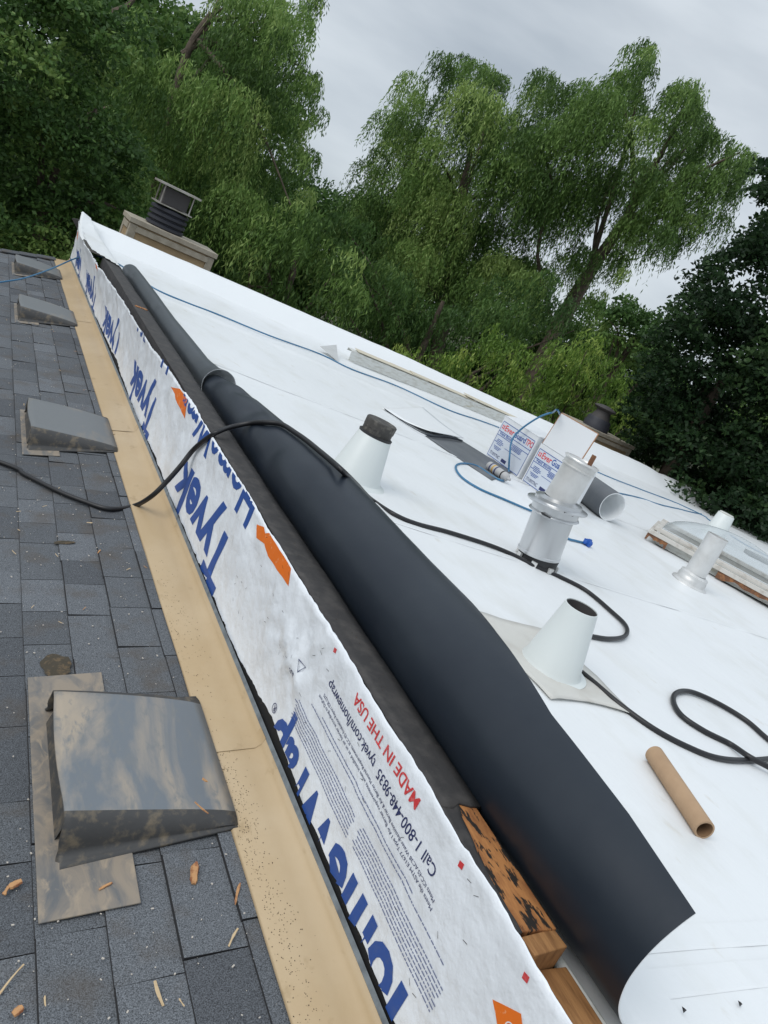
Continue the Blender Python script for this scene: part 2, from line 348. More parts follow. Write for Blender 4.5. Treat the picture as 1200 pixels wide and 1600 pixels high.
# house wrap
BOT = [(-1.5, -1.137), (1.0, -1.137), (1.247, -1.135), (1.5, -1.118), (1.62, -1.132), (1.9, -1.150), (2.9, -1.150), (3.3, -1.140), (4.06, -1.160), (4.85, -1.125), (6.1, -1.150), (8.2, -1.17), (8.7, -1.165)]
TOP = [(-1.5, -.795), (8.1, -.797), (8.4, -.785), (8.7, -.760)]
FLARE = [(-1.5, 0), (2.9, 0), (3.4, .008), (3.9, .028), (4.4, .046), (5.1, .048), (5.6, .068), (6.2, .088), (7.0, .10), (7.6, .098), (8.1, .07), (8.6, .03), (8.7, .02)]
def lerp(T, y):
    for (a, b), (c, d) in zip(T, T[1:]):
        if y <= c: return b + (d-b)*max(0, (y-a))/(c-a)
    return T[-1][1]
def wbot(y): return lerp(BOT, y) + .006*sn(y*13, .3, 0) + .0035*sn(y*55, .9, 0)
def wtop(y): return lerp(TOP, y) + .007*sn(y*6, 4.3, 0) + .004*sn(y*34, 2, 0) - .014*max(0, sn(y*11, 7.3, 0)-.35)
def wdisp(y, z):
    far = min(1, max(0, (y-2)/3))
    v = (z+1.14)/.34
    amp = (.011 + .022*far)*(.35 + v)
    d = amp*(sn(y*3.2 + z*3, z*2.2, 1.7) + .55*sn(y*8.5 - z*5, z*4, 5.1) + .30*sn(y*19 + z*14, z*9, 8.1))
    # crumple near the wrapped fold
    g = math.exp(-((y-1.52)/.17)**2 - ((z+.93)/.11)**2)
    d += .026*g*(sn(y*19, z*14, 2.2) + .6*sn(y*33+z*20, z*23, 3.3))
    return abs(d)*.6 + max(d, 0)*.6 + .0005
def wflare(y): return lerp(FLARE, y)
def wx(y, z):
    v = min(1, max(0, (z-wbot(y))/(wtop(y)-wbot(y))))
    return XW - .0035 - wdisp(y, z)*(1-.5*v) - wflare(y)*v**1.6
def wrapmesh():
    ys = np.arange(-1.2, 8.66, .0125); nv = 22; V = []
    for y in ys:
        b, t = wbot(y), wtop(y)
        for k in range(nv+1):
            z = b + (t-b)*k/nv; V.append((wx(y, z), y, z))
        # fold over the board edge
        V.append((XW-.0015, y, t+.0012) if wflare(y) < .006 else (wx(y, t)+.006, y, t-.006+.003*sn(y*9, 0, 1)))
    n = nv+2
    F = [(i*n+k, i*n+k+1, (i+1)*n+k+1, (i+1)*n+k) for i in range(len(ys)-1) for k in range(n-1)]
    return kid(mk('house_wrap', V, F, M['wrap'], None, True))
wrap = wrapmesh()
wrap['label'] = 'wrinkled white house wrap printed with blue and red lettering'
def glyph_mesh(text, em, bold=0., res=3, font_space=1.):
    cu = bpy.data.curves.new('t', 'FONT'); cu.body = text; cu.size = em; cu.offset = bold*em; cu.resolution_u = res; cu.space_character = font_space
    ob = bpy.data.objects.new('t', cu); COL.objects.link(ob); bpy.context.view_layer.update()
    me = bpy.data.meshes.new_from_object(ob); bpy.data.objects.remove(ob); bpy.data.curves.remove(cu); return me
def wrap_text(name, text, y0, z0, em, length=None, material='blue', bold=.0, lift=.0012, cut=.02, flip=True):
    """upside-down lettering on the wall, reading away along +y; z0 = baseline (letters hang downward from it)"""
    me = glyph_mesh(text, em, bold); bm = bmesh.new(); bm.from_mesh(me)
    xs = [v.co.x for v in bm.verts]; x0, x1 = min(xs), max(xs); sc = (length/(x1-x0)) if length else 1
    for v in bm.verts:
        v.co = Vector((0, y0 + (v.co.x-x0)*sc, z0 - v.co.y))
    def cuts(ax, step):
        lo = min(v.co[ax] for v in bm.verts); hi = max(v.co[ax] for v in bm.verts); n = Vector((0, 0, 0)); n[ax] = 1
        c = lo + step
        while c < hi:
            p = Vector((0, 0, 0)); p[ax] = c
            bmesh.ops.bisect_plane(bm, geom=bm.verts[:]+bm.edges[:]+bm.faces[:], plane_co=p, plane_no=n); c += step
    cuts(1, cut); cuts(2, cut)
    dele = [f for f in bm.faces if not (wbot(f.calc_center_median().y)+.001 < f.calc_center_median().z < wtop(f.calc_center_median().y)-.001)]
    bmesh.ops.delete(bm, geom=dele, context='FACES')
    for v in bm.verts: v.co.x = wx(v.co.y, v.co.z) - lift
    m2 = bpy.data.meshes.new(name); bm.to_mesh(m2); bm.free(); m2.materials.append(M[material])
    o = bpy.data.objects.new(name, m2); COL.objects.link(o); o.parent = wrap; return o
def wrap_poly(name, pts, material, lift=.0012, cut=.012):
    bm = bmesh.new(); bm.faces.new([bm.verts.new((0, y, z)) for y, z in pts])
    for ax in (1, 2):
        lo = min(v.co[ax] for v in bm.verts); hi = max(v.co[ax] for v in bm.verts); n = Vector((0, 0, 0)); n[ax] = 1; c = lo+cut
        while c < hi:
            p = Vector((0, 0, 0)); p[ax] = c; bmesh.ops.bisect_plane(bm, geom=bm.verts[:]+bm.edges[:]+bm.faces[:], plane_co=p, plane_no=n); c += cut
    for v in bm.verts: v.co.x = wx(v.co.y, v.co.z) - lift
    m2 = bpy.data.meshes.new(name); bm.to_mesh(m2); bm.free(); m2.materials.append(M[material])
    o = bpy.data.objects.new(name, m2); COL.objects.link(o); o.parent = wrap; return o
wrap_text('brand_lettering', 'HomeWrap', .615, -1.082, .20, .855, 'blue', .030)
for y0, L_ in ((2.15, .78), (3.56, .76), (4.86, .86), (6.22, .84), (7.55, .62)):
    wrap_text('brand_lettering', 'Tyvek', y0, -.972 + (.0 if y0 < 4 else -.02), .26, L_, 'blue', .034)
for y0, L_ in ((2.12, 1.15), (3.60, 1.1)):
    wrap_text('brand_lettering', 'HomeWrap', y0, -.738 if y0 < 3 else -.722, .20 if y0 < 3 else .15, L_, 'blue', .022)
wrap_text('small_lettering', 'MADE IN THE USA', .90, -.823, .036, .325, 'red', .016, cut=.01)
wrap_text('small_lettering', 'Call 1-800-448-9835  tyvek.com/homewrap', .785, -.873, .0335, .55, 'navy', .006, cut=.01)
wrap_text('small_lettering', 'Meets the ASTM E1677 Type I Air Barrier requirements when installed as an air barrier according to DuPont', .75, -.926, .0115, .60, 'navy', cut=.01)
wrap_text('small_lettering', 'Meets ICC-ES AC38 Water-Resistive Barrier & Air Barrier Material Requirements. ICC-ES Evaluation Report ESR-2375', .755, -.912, .0115, .58, 'navy', cut=.01)
# circled R marks
def ringmark(y, z, r, material, em):
    P = [(y + r*math.cos(a), z + r*math.sin(a)) for a in np.linspace(0, 2*math.pi, 25)]
    mb = MB()
    for (a, b), (c, d) in zip(P, P[1:]):
        q = lambda s, t, f: (wx(s, t)-.0016, y+(s-y)*f, z+(t-z)*f)
        mb.add([q(a, b, 1), q(c, d, 1), q(c, d, .84), q(a, b, .84)], [(0, 1, 2, 3)])
    o = mb.build('trademark_symbol', M[material]); o.parent = wrap
    wrap_text('trademark_symbol', 'R', y-em*.30, z+em*.34, em, None, material, .01, lift=.0016, cut=.01)
ringmark(1.505, -1.093, .0135, 'navy', .022)
ringmark(.515, -.905, .012, 'white', .02)
# recycling marks, half crumpled
P3 = [(1.455, -.925), (1.49, -.925), (1.472, -.955)]
mb = MB()
for i in range(3):
    a, b = P3[i], P3[(i+1) % 3]; c = (1.4723, -.935)
    f = lambda p, k: (wx(*p)-.0015, c[0]+(p[0]-c[0])*k, c[1]+(p[1]-c[1])*k)
    mb.add([f(a, 1), f(b, 1), f(b, .8), f(a, .8)], [(0, 1, 2, 3)])
o = mb.build('recycling_symbol', M['navy']); o.parent = wrap
wrap_text('small_lettering', 'us!', 1.478, -.965, .026, None, 'navy', .01, cut=.01)
for pts in ([(2.06, -.828), (2.00, -.806), (1.975, -.815), (1.95, -.80), (1.74, -.801), (1.712, -.842), (1.90, -.851), (1.95, -.838), (2.02, -.855)], [(3.46, -.84), (3.34, -.805), (3.17, -.803), (3.12, -.868), (3.3, -.86)], [(.465, -.905), (.515, -.868), (.565, -.905), (.515, -.935)], [(6.35, -.82), (6.2, -.81), (6.05, -.81), (6.1, -.84)], [(8.45, -.86), (8.30, -.87), (8.35, -.94), (8.52, -.93)]):
    wrap_poly('orange_patch', pts, 'orange')
for y, z in ((.747, -.821), (.54, -.824), (1.372, -.815)):
    wrap_poly('red_mark', [(y-.007, z-.004), (y+.005, z-.007), (y+.007, z+.004), (y-.005, z+.007)], 'red')
# tiny paragraphs: rows of unreadable dashes
def dashes():
    mb = MB()
    for (ya, yb, zs) in ((1.03, 1.42, [-1.052+.0085*i for i in range(7)]), (.64, 1.00, [-1.046+.0085*i for i in range(7)]), (.66, 1.36, [-.966]), (.80, 1.30, [-.955])):
        for z in zs:
            y = ya + random.random()*.012
            while y < yb:
                w = random.uniform(.004, .016)
                f = lambda s, t: (wx(s, t)-.0012, s, t)
                mb.add([f(y, z), f(y+w, z), f(y+w, z+.0028), f(y, z+.0028)], [(0, 3, 2, 1)]); y += w + .0025
    o = mb.build('fine_print', M['dashes']); o.parent = wrap
dashes()
st = MB()
for i in range(46):
    y = random.uniform(.6, 2.1); z = random.uniform(-1.08, -.81); a = random.uniform(-.9, .9)
    f = lambda s, t: (wx(s, t)-.0014, s, t)
    dy, dz = .006*math.cos(a), .006*math.sin(a)
    st.add([f(y-dy, z-dz), f(y+dy, z+dz), f(y+dy, z+dz+.0011), f(y-dy, z-dz+.0011)], [(0, 1, 2, 3)])
o = st.build('staple', M['darkcap']); o.parent = wrap; o['kind'] = 'stuff'
# curb board on top of the wall: felt, exposed wood, planks
def strip(name, y0, y1, x0, x1, z, material, step=.02, jag0=0, wob=.003, th=.01, xf=None):
    ys = list(np.arange(y0, y1, step))+[y1]; V = []
    nx = 5
    for y in ys:
        a, b = (xf(y) if xf else (x0, x1))
        for k in range(nx):
            x = a + (b-a)*k/(nx-1); yy = y + (jag0*sn(x*70, 1, 2) if y == ys[0] else 0)
            V.append((x, yy, z + wob*sn(y*4, x*20, 3) + .0015*sn(y*30, x*60, 0)))
    n = nx; F = [(i*n+k, i*n+k+1, (i+1)*n+k+1, (i+1)*n+k) for i in range(len(ys)-1) for k in range(n-1)]
    o = mk(name, V, F, material, None, True); s = o.modifiers.new('s', 'SOLIDIFY'); s.thickness = th; s.offset = -1; return kid(o)
strip('roofing_felt', .865, 6.75, .9665, 1.068, -.797, M['felt'], jag0=.05, th=.006, xf=lambda y: (.9665, 1.068) if y < 5 else (.9665+.0*(y-5), 1.068))
strip('roofing_felt', .595, .92, .9665, .99, -.7985, M['felt'], jag0=.0, th=.005, xf=lambda y: (.9665, .975+.05*max(0, (y-.6)/.3)**2 + .004*sn(y*40, 0, 0)))
cb = MB(); cb.box((1.014, .785, -.840), (.093, .37, .074)); kid(cb.build('curb_board', M['wood'], bevel=.002))
cb = MB(); cb.box((1.0145, 3.86, -.8415), (.094, 5.78, .075)); kid(cb.build('covered_curb', M['felt']))
cb = MB(); cb.box((1.020, .582, -.832), (.082, .034, .052), Matrix.Rotation(.12, 3, 'Z')); kid(cb.build('wood_block', M['wood2'], bevel=.002))
cb = MB(); cb.box((1.026, -.298, -.878), (.118, 1.728, .06)); kid(cb.build('plank', M['wood2'], bevel=.002))
cb = MB(); cb.box((1.02, 5.0, -.7955), (.08, .028, .006), Matrix.Rotation(.1, 3, 'Z')); kid(cb.build('wood_splice', M['wood'], bevel=.001))
kid(MB().tube([(1.106, -1.5, -.868), (1.104, .3, -.868), (1.093, .62, -.864), (1.085, .75, -.872)], .011, 12).build('membrane_lip', M['trimw'], smooth=True))
# membrane roof
def dense(a, b, segs):
    out = [a]; 
    while out[-1] < b: out.append(out[-1] + segs(out[-1]))
    out[-1] = b; return out
def mz(x, y):
    z = roofz(x) + .008*sn(x*1.1, y*.8, 0) + .005*sn(x*3.5, y*2.0, 5) + .0012*sn(x*11, y*6, 9)
    for l, h in ((6.45, .010), (4.55, .004), (2.6, .004)):
        z += h*math.exp(-((y - l - .03*sn(x, 0, l))/.06)**2)
    if y > 6.2 and x < 1.14:
        f = min(1, (1.14-x)/.07); z = z*(1-f) + f*(-.786 + .0 + .035*max(0, y-7.9) + .004*sn(y*5, x*20, 1))
    return z
PTOP = [(.97, -.742), (5., -.752), (7.2, -.80), (9.6, -.825), (10.1, -.842), (10.35, -.875), (10.6, -.862), (12, -.885), (13.7, -.95), (16.9, -1.12)]
def membrane():
    xs = dense(.862, 16.85, lambda x: .018 if x < 1.2 else (.06 if x < 3 else .12)); ys = dense(-2.2, 8.34, lambda y: .06)
    V = []; idx = {}; F = []
    for i, x in enumerate(xs):
        for j, y in enumerate(ys):
            if x < 1.11 and y < 6.38 + (1.11-x)*1.7: continue
            if x < XW - wflare(y) + .010: continue
            idx[i, j] = len(V); V.append((x, y, mz(x, y)))
    for i in range(len(xs)-1):
        for j in range(len(ys)-1):
            q = [(i, j), (i+1, j), (i+1, j+1), (i, j+1)]
            if all(k in idx for k in q): F.append([idx[k] for k in q])
    o = kid(mk('membrane_roof', V, F, M['tpo'], None, True))
    # lap seams between membrane sheets
    sm = MB()
    for (xa, ya, xb, yb) in ((1.26, .605, 9, .50), (1.2, .52, 9, .40), (1.5, 2.62, 16.8, 2.5), (1.35, 4.57, 16.8, 4.5)):
        n = 60; P = [(xa+(xb-xa)*t/n, ya+(yb-ya)*t/n + .004*sn(t*.4, ya, 0)) for t in range(n+1)]; V = []
        for x, y in P: V += [(x, y-.006, mz(x, y)+.0008), (x, y, mz(x, y)+.0026), (x, y+.05, mz(x, y+.05)+.0026)]
        sm.add(V, [(3*i+k, 3*i+3+k, 3*i+4+k, 3*i+1+k) for i in range(n) for k in (0, 1)])
    q = sm.build('membrane_seam', M['tpo']); q.parent = o
    # parapet: sloping inner face, top, outer drop
    V = []; rows = 8; n = 0; xs2 = dense(.975, 16.85, lambda x: .07)
    for x in xs2:
        zt = lerp(PTOP, x); y0 = 8.34 - .12*max(0, (x-8)/6); zb = mz(x, y0)
        prof = [(y0, zb), (y0+.04, zb+.02), (y0+.16, zb+(zt-zb)*.45), (8.60, zt-.035), (8.665, zt-.005), (8.70, zt), (8.77, zt-.004), (8.78, zt-.02), (8.785, zt-.3)]
        n = len(prof)
        for k, (y, z) in enumerate(prof):
            w = .008*sn(x*1.3, k*.4, 2) + .004*sn(x*5, k, 4) if 0 < k < 8 else 0
            V.append((x, y, z+w))
    F = [(i*n+k, (i+1)*n+k, (i+1)*n+k+1, i*n+k+1) for i in range(len(xs2)-1) for k in range(n-1)]
    kid(mk('parapet', V, F, M['tpo_clean'], None, True))
    # left return: the membrane corner turned up and over the wrapped wall, with its black tip
    V = []; ys3 = dense(7.3, 8.74, lambda y: .05)
    for y in ys3:
        t = (y-7.3)/1.44
        zt = lerp(TOP, y) + .012 + .055*t**3; 
        fx = XW - wflare(y); V += [(fx-.012, y, zt-.018), (fx-.002, y, zt-.001), (fx+.014, y, zt-.006), (1.03, y, mz(1.03, min(y, 8.34))+.10*t**3*.5)]
    kid(mk('parapet_corner', V, [(4*i+k, 4*i+4+k, 4*i+5+k, 4*i+1+k) for i in range(len(ys3)-1) for k in range(3)], M['tpo_clean'], None, True))
    mb = MB(); a = on(112, 341, 1, 8.55); b = on(133, 345, 1, 8.55); c = on(127, 372, 1, 8.55); d = on(118, 352, 1, 8.55)
    mb.add([a, b, c, d, a+np.array([.02, .06, 0]), b+np.array([0, .08, 0]), c+np.array([0, .08, 0]), d+np.array([0, .06, 0])], [(0, 3, 2, 1), (4, 5, 6, 7), (0, 1, 5, 4), (1, 2, 6, 5), (2, 3, 7, 6), (3, 0, 4, 7)])
    kid(mb.build('felt_corner_flap', M['felt']))
membrane()
# ------------------------------------------------------------------ the curled membrane flaps
def curl(name, tab, label, outer, endpinch=False):
    y0, y1 = tab[0][0], tab[-1][0]; ys = dense(y0, y1, lambda y: .02)
    def itp(y, k): return lerp([(t[0], t[k]) for t in tab], y)
    na = 44; V = []; Vi = []; 
    for y in ys:
        r = itp(y, 1); pe = math.radians(itp(y, 2)); zo = itp(y, 4)
        if endpinch and y > y1-.14:
            f = (y-(y1-.14))/.14; r *= math.sqrt(max(.02, 1-f*f))*.92+.08
            
        xc = itp(y, 3); zc = -.881 + r + zo
        P = [(xc+.12, -.8805), (xc+.05, -.880)] if not endpinch else []
        for k in range(na+1):
            a = math.radians(270) + (pe-math.radians(270))*k/na
            rr = r*(1 + .035*sn(y*1.3, a*.8, 7) + .022*sn(y*3.6, a*1.4, 3) + .006*sn(y*11, a*2.5, 5))
            if name_dent: 
                for (yd, ad, am) in name_dent: rr *= 1 - am*math.exp(-((y-yd)/.07)**2 - ((a-ad)/.5)**2)
            P.append((xc + rr*math.cos(a), zc + rr*math.sin(a)))
        V.append(P)
    n = len(V[0]); verts = []; 
    for y, P in zip(ys, V):
        for x, z in P: verts.append((x, y, z))
    N0 = len(verts)
    for y, P in zip(ys, V):
        for k, (x, z) in enumerate(P):
            a, b = P[max(k-1, 0)], P[min(k+1, n-1)]; tx, tz = b[0]-a[0], b[1]-a[1]; L = math.hypot(tx, tz) or 1
            verts.append((x + tz/L*.0022, y, z - tx/L*.0022))
    F = []; mi = []
    for i in range(len(ys)-1):
        for k in range(n-1):
            F.append((i*n+k, i*n+k+1, (i+1)*n+k+1, (i+1)*n+k)); mi.append(0)
            F.append((N0+i*n+k, N0+(i+1)*n+k, N0+(i+1)*n+k+1, N0+i*n+k+1)); mi.append(1)
    for i in range(len(ys)-1):
        F.append((i*n+n-1, N0+i*n+n-1, N0+(i+1)*n+n-1, (i+1)*n+n-1)); mi.append(1)
    for k in range(n-1):
        F.append((k, N0+k, N0+k+1, k+1)); mi.append(1)
        e = (len(ys)-1)*n; F.append((e+k, e+k+1, N0+e+k+1, N0+e+k)); mi.append(0)
    o = mk(name, verts, F, [M[outer], M['tpo_clean']], None, True, mi); o.data.set_sharp_from_angle(angle=math.radians(60))
    return tag(o, label, 'membrane sheet')
name_dent = [(2.95, 2.2, .13), (2.5, 2.8, .12), (3.25, 1.7, .15), (2.2, 2.4, .05), (3.5, 2.6, .10)]
curl('curled_membrane', [(.462, .150, 132, 1.200, .012), (.64, .150, 121, 1.200, .008), (.9, .147, 110, 1.203, .0), (1.2, .141, 84, 1.207, 0), (1.5, .137, 50, 1.21, 0), (2.2, .132, 5, 1.209, 0), (2.57, .117, -25, 1.204, 0), (2.85, .106, -45, 1.200, 0), (3.36, .086, -60, 1.194, 0), (3.66, .062, -70, 1.188, 0)], 'near curled sheet of roof membrane, dark underside out, opening towards the camera', 'tpo_under')
name_dent = [(6.3, 2.6, .12), (5.2, 2.6, .08), (4.4, 2.4, .05)]
curl('curled_membrane', [(3.60, .086, 20, 1.195, .0), (3.72, .074, -30, 1.19, 0), (3.9, .067, -50, 1.188, 0), (4.0, .0645, -60, 1.186, 0), (4.9, .060, -70, 1.184, 0), (5.96, .062, -70, 1.185, 0), (6.78, .062, -60, 1.182, 0)], 'far narrower tube of curled dark grey membrane ending near the roof corner', 'tpo_lighter', endpinch=True)
# ------------------------------------------------------------------ box vents on the shingle roof
def hood(full):
    w = .222; nx = 14; m = 30; prof = []
    for i in range(nx+1):
        t = i/nx; x = -.195 + .385*t; h = .092*(1-t)**.8 + .006; fl = .030*(1-t)+.012; top = []
        for s_, zz in ((-1, 0), (-.55, .0), (-.18, .08), (-.03, .22)): top.append((max(x, -.178), -w + s_*fl, zz*h + SHS*x + .002))
        for k in range(m+1):
            s = -1 + 2*k/m; y = s*w
            c = .42 + .58*(1-abs(s)**12)**(1/2.) if abs(s) < 1 else .42
            sag = .004*math.cos(s*1.6+t*2)*(1-t)
            top.append((x + (.012*(s*s) if i == 0 else 0), y, h*c + SHS*x - sag + .002))
        for s_, zz in ((.03, .22), (.18, .08), (.55, .0), (1, 0)): top.append((max(x, -.178), w + s_*fl, zz*h + SHS*x + .002))
        prof.append(top)
    return prof
def make_vent(name, label, clean):
    r = empty(name, (0, 0, 0), label, 'roof vent', 'box vents along the shingle roof')
    P = hood(True); n = len(P[0]); V = [p for row in P for p in row]
    F = [(i*n+k, (i+1)*n+k, (i+1)*n+k+1, i*n+k+1)[::-1] for i in range(len(P)-1) for k in range(n-1)]
    # thickness lip at the mouth
    mi = [1 if (k < 6 or k > n-8) else 0 for i in range(len(P)-1) for k in range(n-1)]
    o = mk('hood', V, F, [M['ventgrey2' if clean else 'ventgrey'], M['ventside']], r, True, mi)
    o.data.set_sharp_from_angle(angle=math.radians(50))
    s = o.modifiers.new('s', 'SOLIDIFY'); s.thickness = .006; s.offset = -1
    # dark panel across the open mouth, its inner shade put into the colour
    V = [(-.180, y, SHS*-.18+.002) for y in np.linspace(-.185, .185, 12)] + [(-.165, y, SHS*-.165+.086) for y in np.linspace(-.185, .185, 12)]
    mk('mouth', V, [(k, k+1, 13+k, 12+k) for k in range(11)], M['ventside'], r)
    # flange
    mb = MB(); rot = Matrix.Rotation(-math.atan(SHS), 3, 'Y')
    mb.box((-.125, 0 if not clean else -.02, SHS*-.125+.0045), (.185 if not clean else .15, .75 if not clean else .58, .004), rot); mb.build('flange', M['plate'], r, bevel=.0015)
    return r
def place_vent(r, y, x=.625): r.location = (x+.01, y, shz(x)+.008)
v1 = make_vent('box_vent', 'nearest grey box vent smeared with tan mud', False); place_vent(v1, 1.45)
def dup(root, label):
    r = root.copy(); COL.objects.link(r); r['label'] = label
    for ch in root.children:
        c = ch.copy(); COL.objects.link(c); c.parent = r
    return r
v2 = make_vent('box_vent', 'second grey box vent, beside where the black cord comes down', True); place_vent(v2, 3.70)
v3 = dup(v2, 'third grey box vent, next to the farthest one'); place_vent(v3, 6.06)
v4 = dup(v2, 'farthest grey box vent, crossed by the blue hose'); place_vent(v4, 7.75)
# ------------------------------------------------------------------ cords and hoses
NEAR = [(.46, .150), (.9, .147), (1.2, .141), (1.5, .137), (2.2, .132), (2.57, .117), (2.85, .106), (3.36, .086), (3.66, .062)]
def on_tube(px, py, lift=.012):
    v = ray(px, py); t = .5; best = (9, None)
    while t < 8:
        p = v*t; r = lerp(NEAR, p[1]) + lift
        q = math.hypot(p[0]-1.205, p[2]-(-.881+r-lift)) - r
        if q < 0: return p
        if q < best[0]: best = (q, p)
        t += .004
    return best[1]
def cordpath(pts): return catmull([Vector(map(float, p)) for p in pts], 8)
P = [(-1.0, 4.2, shz(-1)+.02), (-.2, 3.75, shz(-.2)+.02)]
P += [on_sh(x, y, .017) for x, y in ((0, 722), (40, 742), (90, 767), (130, 783), (170, 795))]
P += [on(208, 791, 0, .822), on(236, 776, 0, .846), on(261, 752, 0, .880), on(283, 727, 0, .91), on(302, 703, 0, .935), on(322, 686, 0, .948), on(340, 675, 2, -.772), on(362, 667, 2, -.755), on_tube(392, 661), on_tube(415, 660, .014), on_tube(440, 663, .014), on_tube(463, 677, .014), on_tube(480, 689, .016), on_tube(497, 703, .018), on_tube(515, 718, .020), on_tube(536, 737, .022), on(558, 758, 0, 1.42)]
P += [on_roof(x, y, .011) for x, y in ((580, 780), (615, 803), (650, 818), (700, 831), (760, 850), (800, 866), (835, 884), (870, 899), (915, 922), (955, 955), (978, 978), (976, 994), (950, 998), (915, 993), (880, 992))]
P += [(2.23, 1.80, -.888), (2.12, 1.70, -.888)]
P += [on_roof(x, y, .011) for x, y in ((898, 1041), (930, 1068), (970, 1102), (1020, 1138), (1070, 1165), (1120, 1184), (1170, 1188), (1230, 1182), (1300, 1170), (1400, 1165))]
tag(MB().tube(cordpath(P), .0098, 10).build('power_cord', M['cord'], smooth=True), 'long black cord running from the shingles over the curled membrane and across the white roof', 'cord')
P = [on_roof(x, y, .012) for x, y in ((1400, 1330), (1300, 1240), (1240, 1185), (1200, 1155), (1165, 1125), (1120, 1098), (1080, 1081), (1058, 1082), (1052, 1095), (1065, 1118), (1100, 1142), (1140, 1162))] + [on_roof(x, y, .026) for x, y in ((1170, 1182), (1200, 1198), (1240, 1218), (1300, 1245), (1400, 1300))]
tag(MB().tube(cordpath(P), .0098, 10).build('power_cord', M['cord'], smooth=True), 'black cord looping back on the white roof above the cardboard tube', 'cord')
P = [on_sh(x, y, u) for x, y, u in ((-260, 470, .02), (-120, 458, .05), (0, 441, .09), (40, 434, .10), (80, 420, .11))] + [on(112, 406, 0, .90), on(128, 401, 0, .945), on(140, 399, 0, .985), on(160, 402, 0, 1.04)]
P += [on_roof(x, y, u) for x, y, u in ((178, 409, .05), (200, 422, .008), (240, 450, .008), (290, 472, .008), (340, 491, .009), (420, 524, .018), (500, 553, .008), (550, 577, .008), (620, 603, .008), (700, 640, .008), (750, 657, .008), (790, 672, .008), (860, 700, .008), (935, 738, .008), (1000, 764, .008), (1055, 785, .008), (1100, 806, .008), (1112, 815, .008))]
P += [(9.6, 6.0, -1.04), (12, 5.4, -1.09)]
tag(MB().tube(cordpath(P), .0065, 8).build('hose', M['hose'], smooth=True), 'long thin blue hose trailing along the far parapet', 'hose')
P = [on_roof(x, y, .008) for x, y in ((1096, 803), (1080, 800), (1060, 795), (1030, 788), (1000, 778), (970, 771), (940, 765))] + [on_roof(905, 735, .02), on_roof(885, 700, .1)]
P += [on(875, 648, 0, 4.25), on(862, 645, 0, 4.18), on(842, 652, 0, 4.12), on(815, 670, 0, 4.08), on(800, 688, 0, 4.05), on(796, 715, 0, 4.05), on(794, 742, 0, 4.06)]
P += [on_roof(x, y, .009) for x, y in ((786, 751), (768, 743), (745, 728), (722, 724), (712, 730), (722, 746), (750, 764), (785, 779), (815, 792), (840, 803), (866, 822), (885, 840), (900, 845), (912, 848))]
tag(MB().tube(cordpath(P), .0075, 8).build('hose', M['hose'], smooth=True), 'blue hose draped over the open carton and looped on the roof with a blue plug', 'hose')
c = on_roof(918, 848, .022)
plug = MB(); plug.lathe([(.010, -.03), (.014, -.028), (.014, -.008), (.026, -.006), (.026, .012), (.018, .014), (.018, .03), (.008, .032)], 12, c, Matrix.Rotation(math.radians(90), 3, 'Y'), cap0=True, cap1=True)
for k in range(4): plug.box(Vector(c)+Vector((.0, .026*math.cos(k*math.pi/2+.4), .026*math.sin(k*math.pi/2+.4))), (.02, .012, .012))
tag(plug.build('plug', M['plugblue']), 'bright blue plug on the hose end beside the flue pipe', 'plug')
# ------------------------------------------------------------------ pipe boots
b1 = empty('pipe_boot', (1.80, 3.12, roofz(1.8)), 'white cone pipe boot with grey weathered cap behind the curled membrane', 'pipe boot')
rt = Matrix.Rotation(math.radians(2), 3, 'Y')
MB().lathe([(.20, .001), (.16, .004), (.135, .012), (.125, .03), (.083, .235), (.080, .238), (.076, .232)], 40, rot=rt, c=(0.02, 0, 0)).build('cone', M['boot'], b1, smooth=True)
MB().lathe([(.084, .225), (.086, .236), (.078, .240)], 40, rot=rt, c=(0.02, 0, 0)).build('clamp_ring', M['darkcap'], b1, smooth=True)
MB().lathe([(.074, .20), (.075, .262), (.077, .264), (.078, .300), (.074, .305), (.070, .302), (.001, .300)], 40, rot=rt, c=(0.02, 0, 0), wob=.01).build('cap', M['stub'], b1, smooth=True)
b2 = empty('pipe_boot', (1.955, 1.63, roofz(1.95)), 'open white cone pipe boot standing on a loose yellowed skirt', 'pipe boot')
rt = Matrix.Rotation(math.radians(-3.5), 3, 'Y')
MB().lathe([(.128, .005), (.108, .009), (.100, .022), (.057, .238), (.0545, .2385), (.055, .23), (.095, .02)], 48, rot=rt).build('cone', M['boot'], b2, smooth=True)
MB().lathe([(.0535, .05), (.0535, .236), (.051, .236), (.050, .05), (.001, .05)], 40, rot=rt).build('pipe', M['darkcone'], b2, smooth=True)
# skirt: loose square sheet, corners lifting
bx, by, bz = 1.955, 1.63, roofz(1.95)
cs = [on_roof(985, 1118, .012), on_roof(868, 1098, .006), on_roof(735, 945, .006), on_roof(905, 1040, .006)]
cs = [np.array([2.165, 1.405, 0]), np.array([1.78, 1.42, 0]), np.array([1.74, 1.95, 0]), np.array([2.17, 1.90, 0])]
V = []; n = 15
for i in range(n+1):
    for j in range(n+1):
        u, v = i/n, j/n; ux = u + .04*math.sin(v*math.pi)*(.5-u); vy = v + .10*math.sin(u*math.pi)*(.5-v)
        p = cs[0]*(1-ux)*(1-vy)+cs[1]*ux*(1-vy)+cs[2]*ux*vy+cs[3]*(1-ux)*vy
        edge = max(abs(u-.5), abs(v-.5))*2
        V.append((p[0]-bx, p[1]-by, .006 + .010*max(0, edge-.6)*(1+sn(u*4, v*4, 2)) + .003*sn(u*6, v*6, 1)))
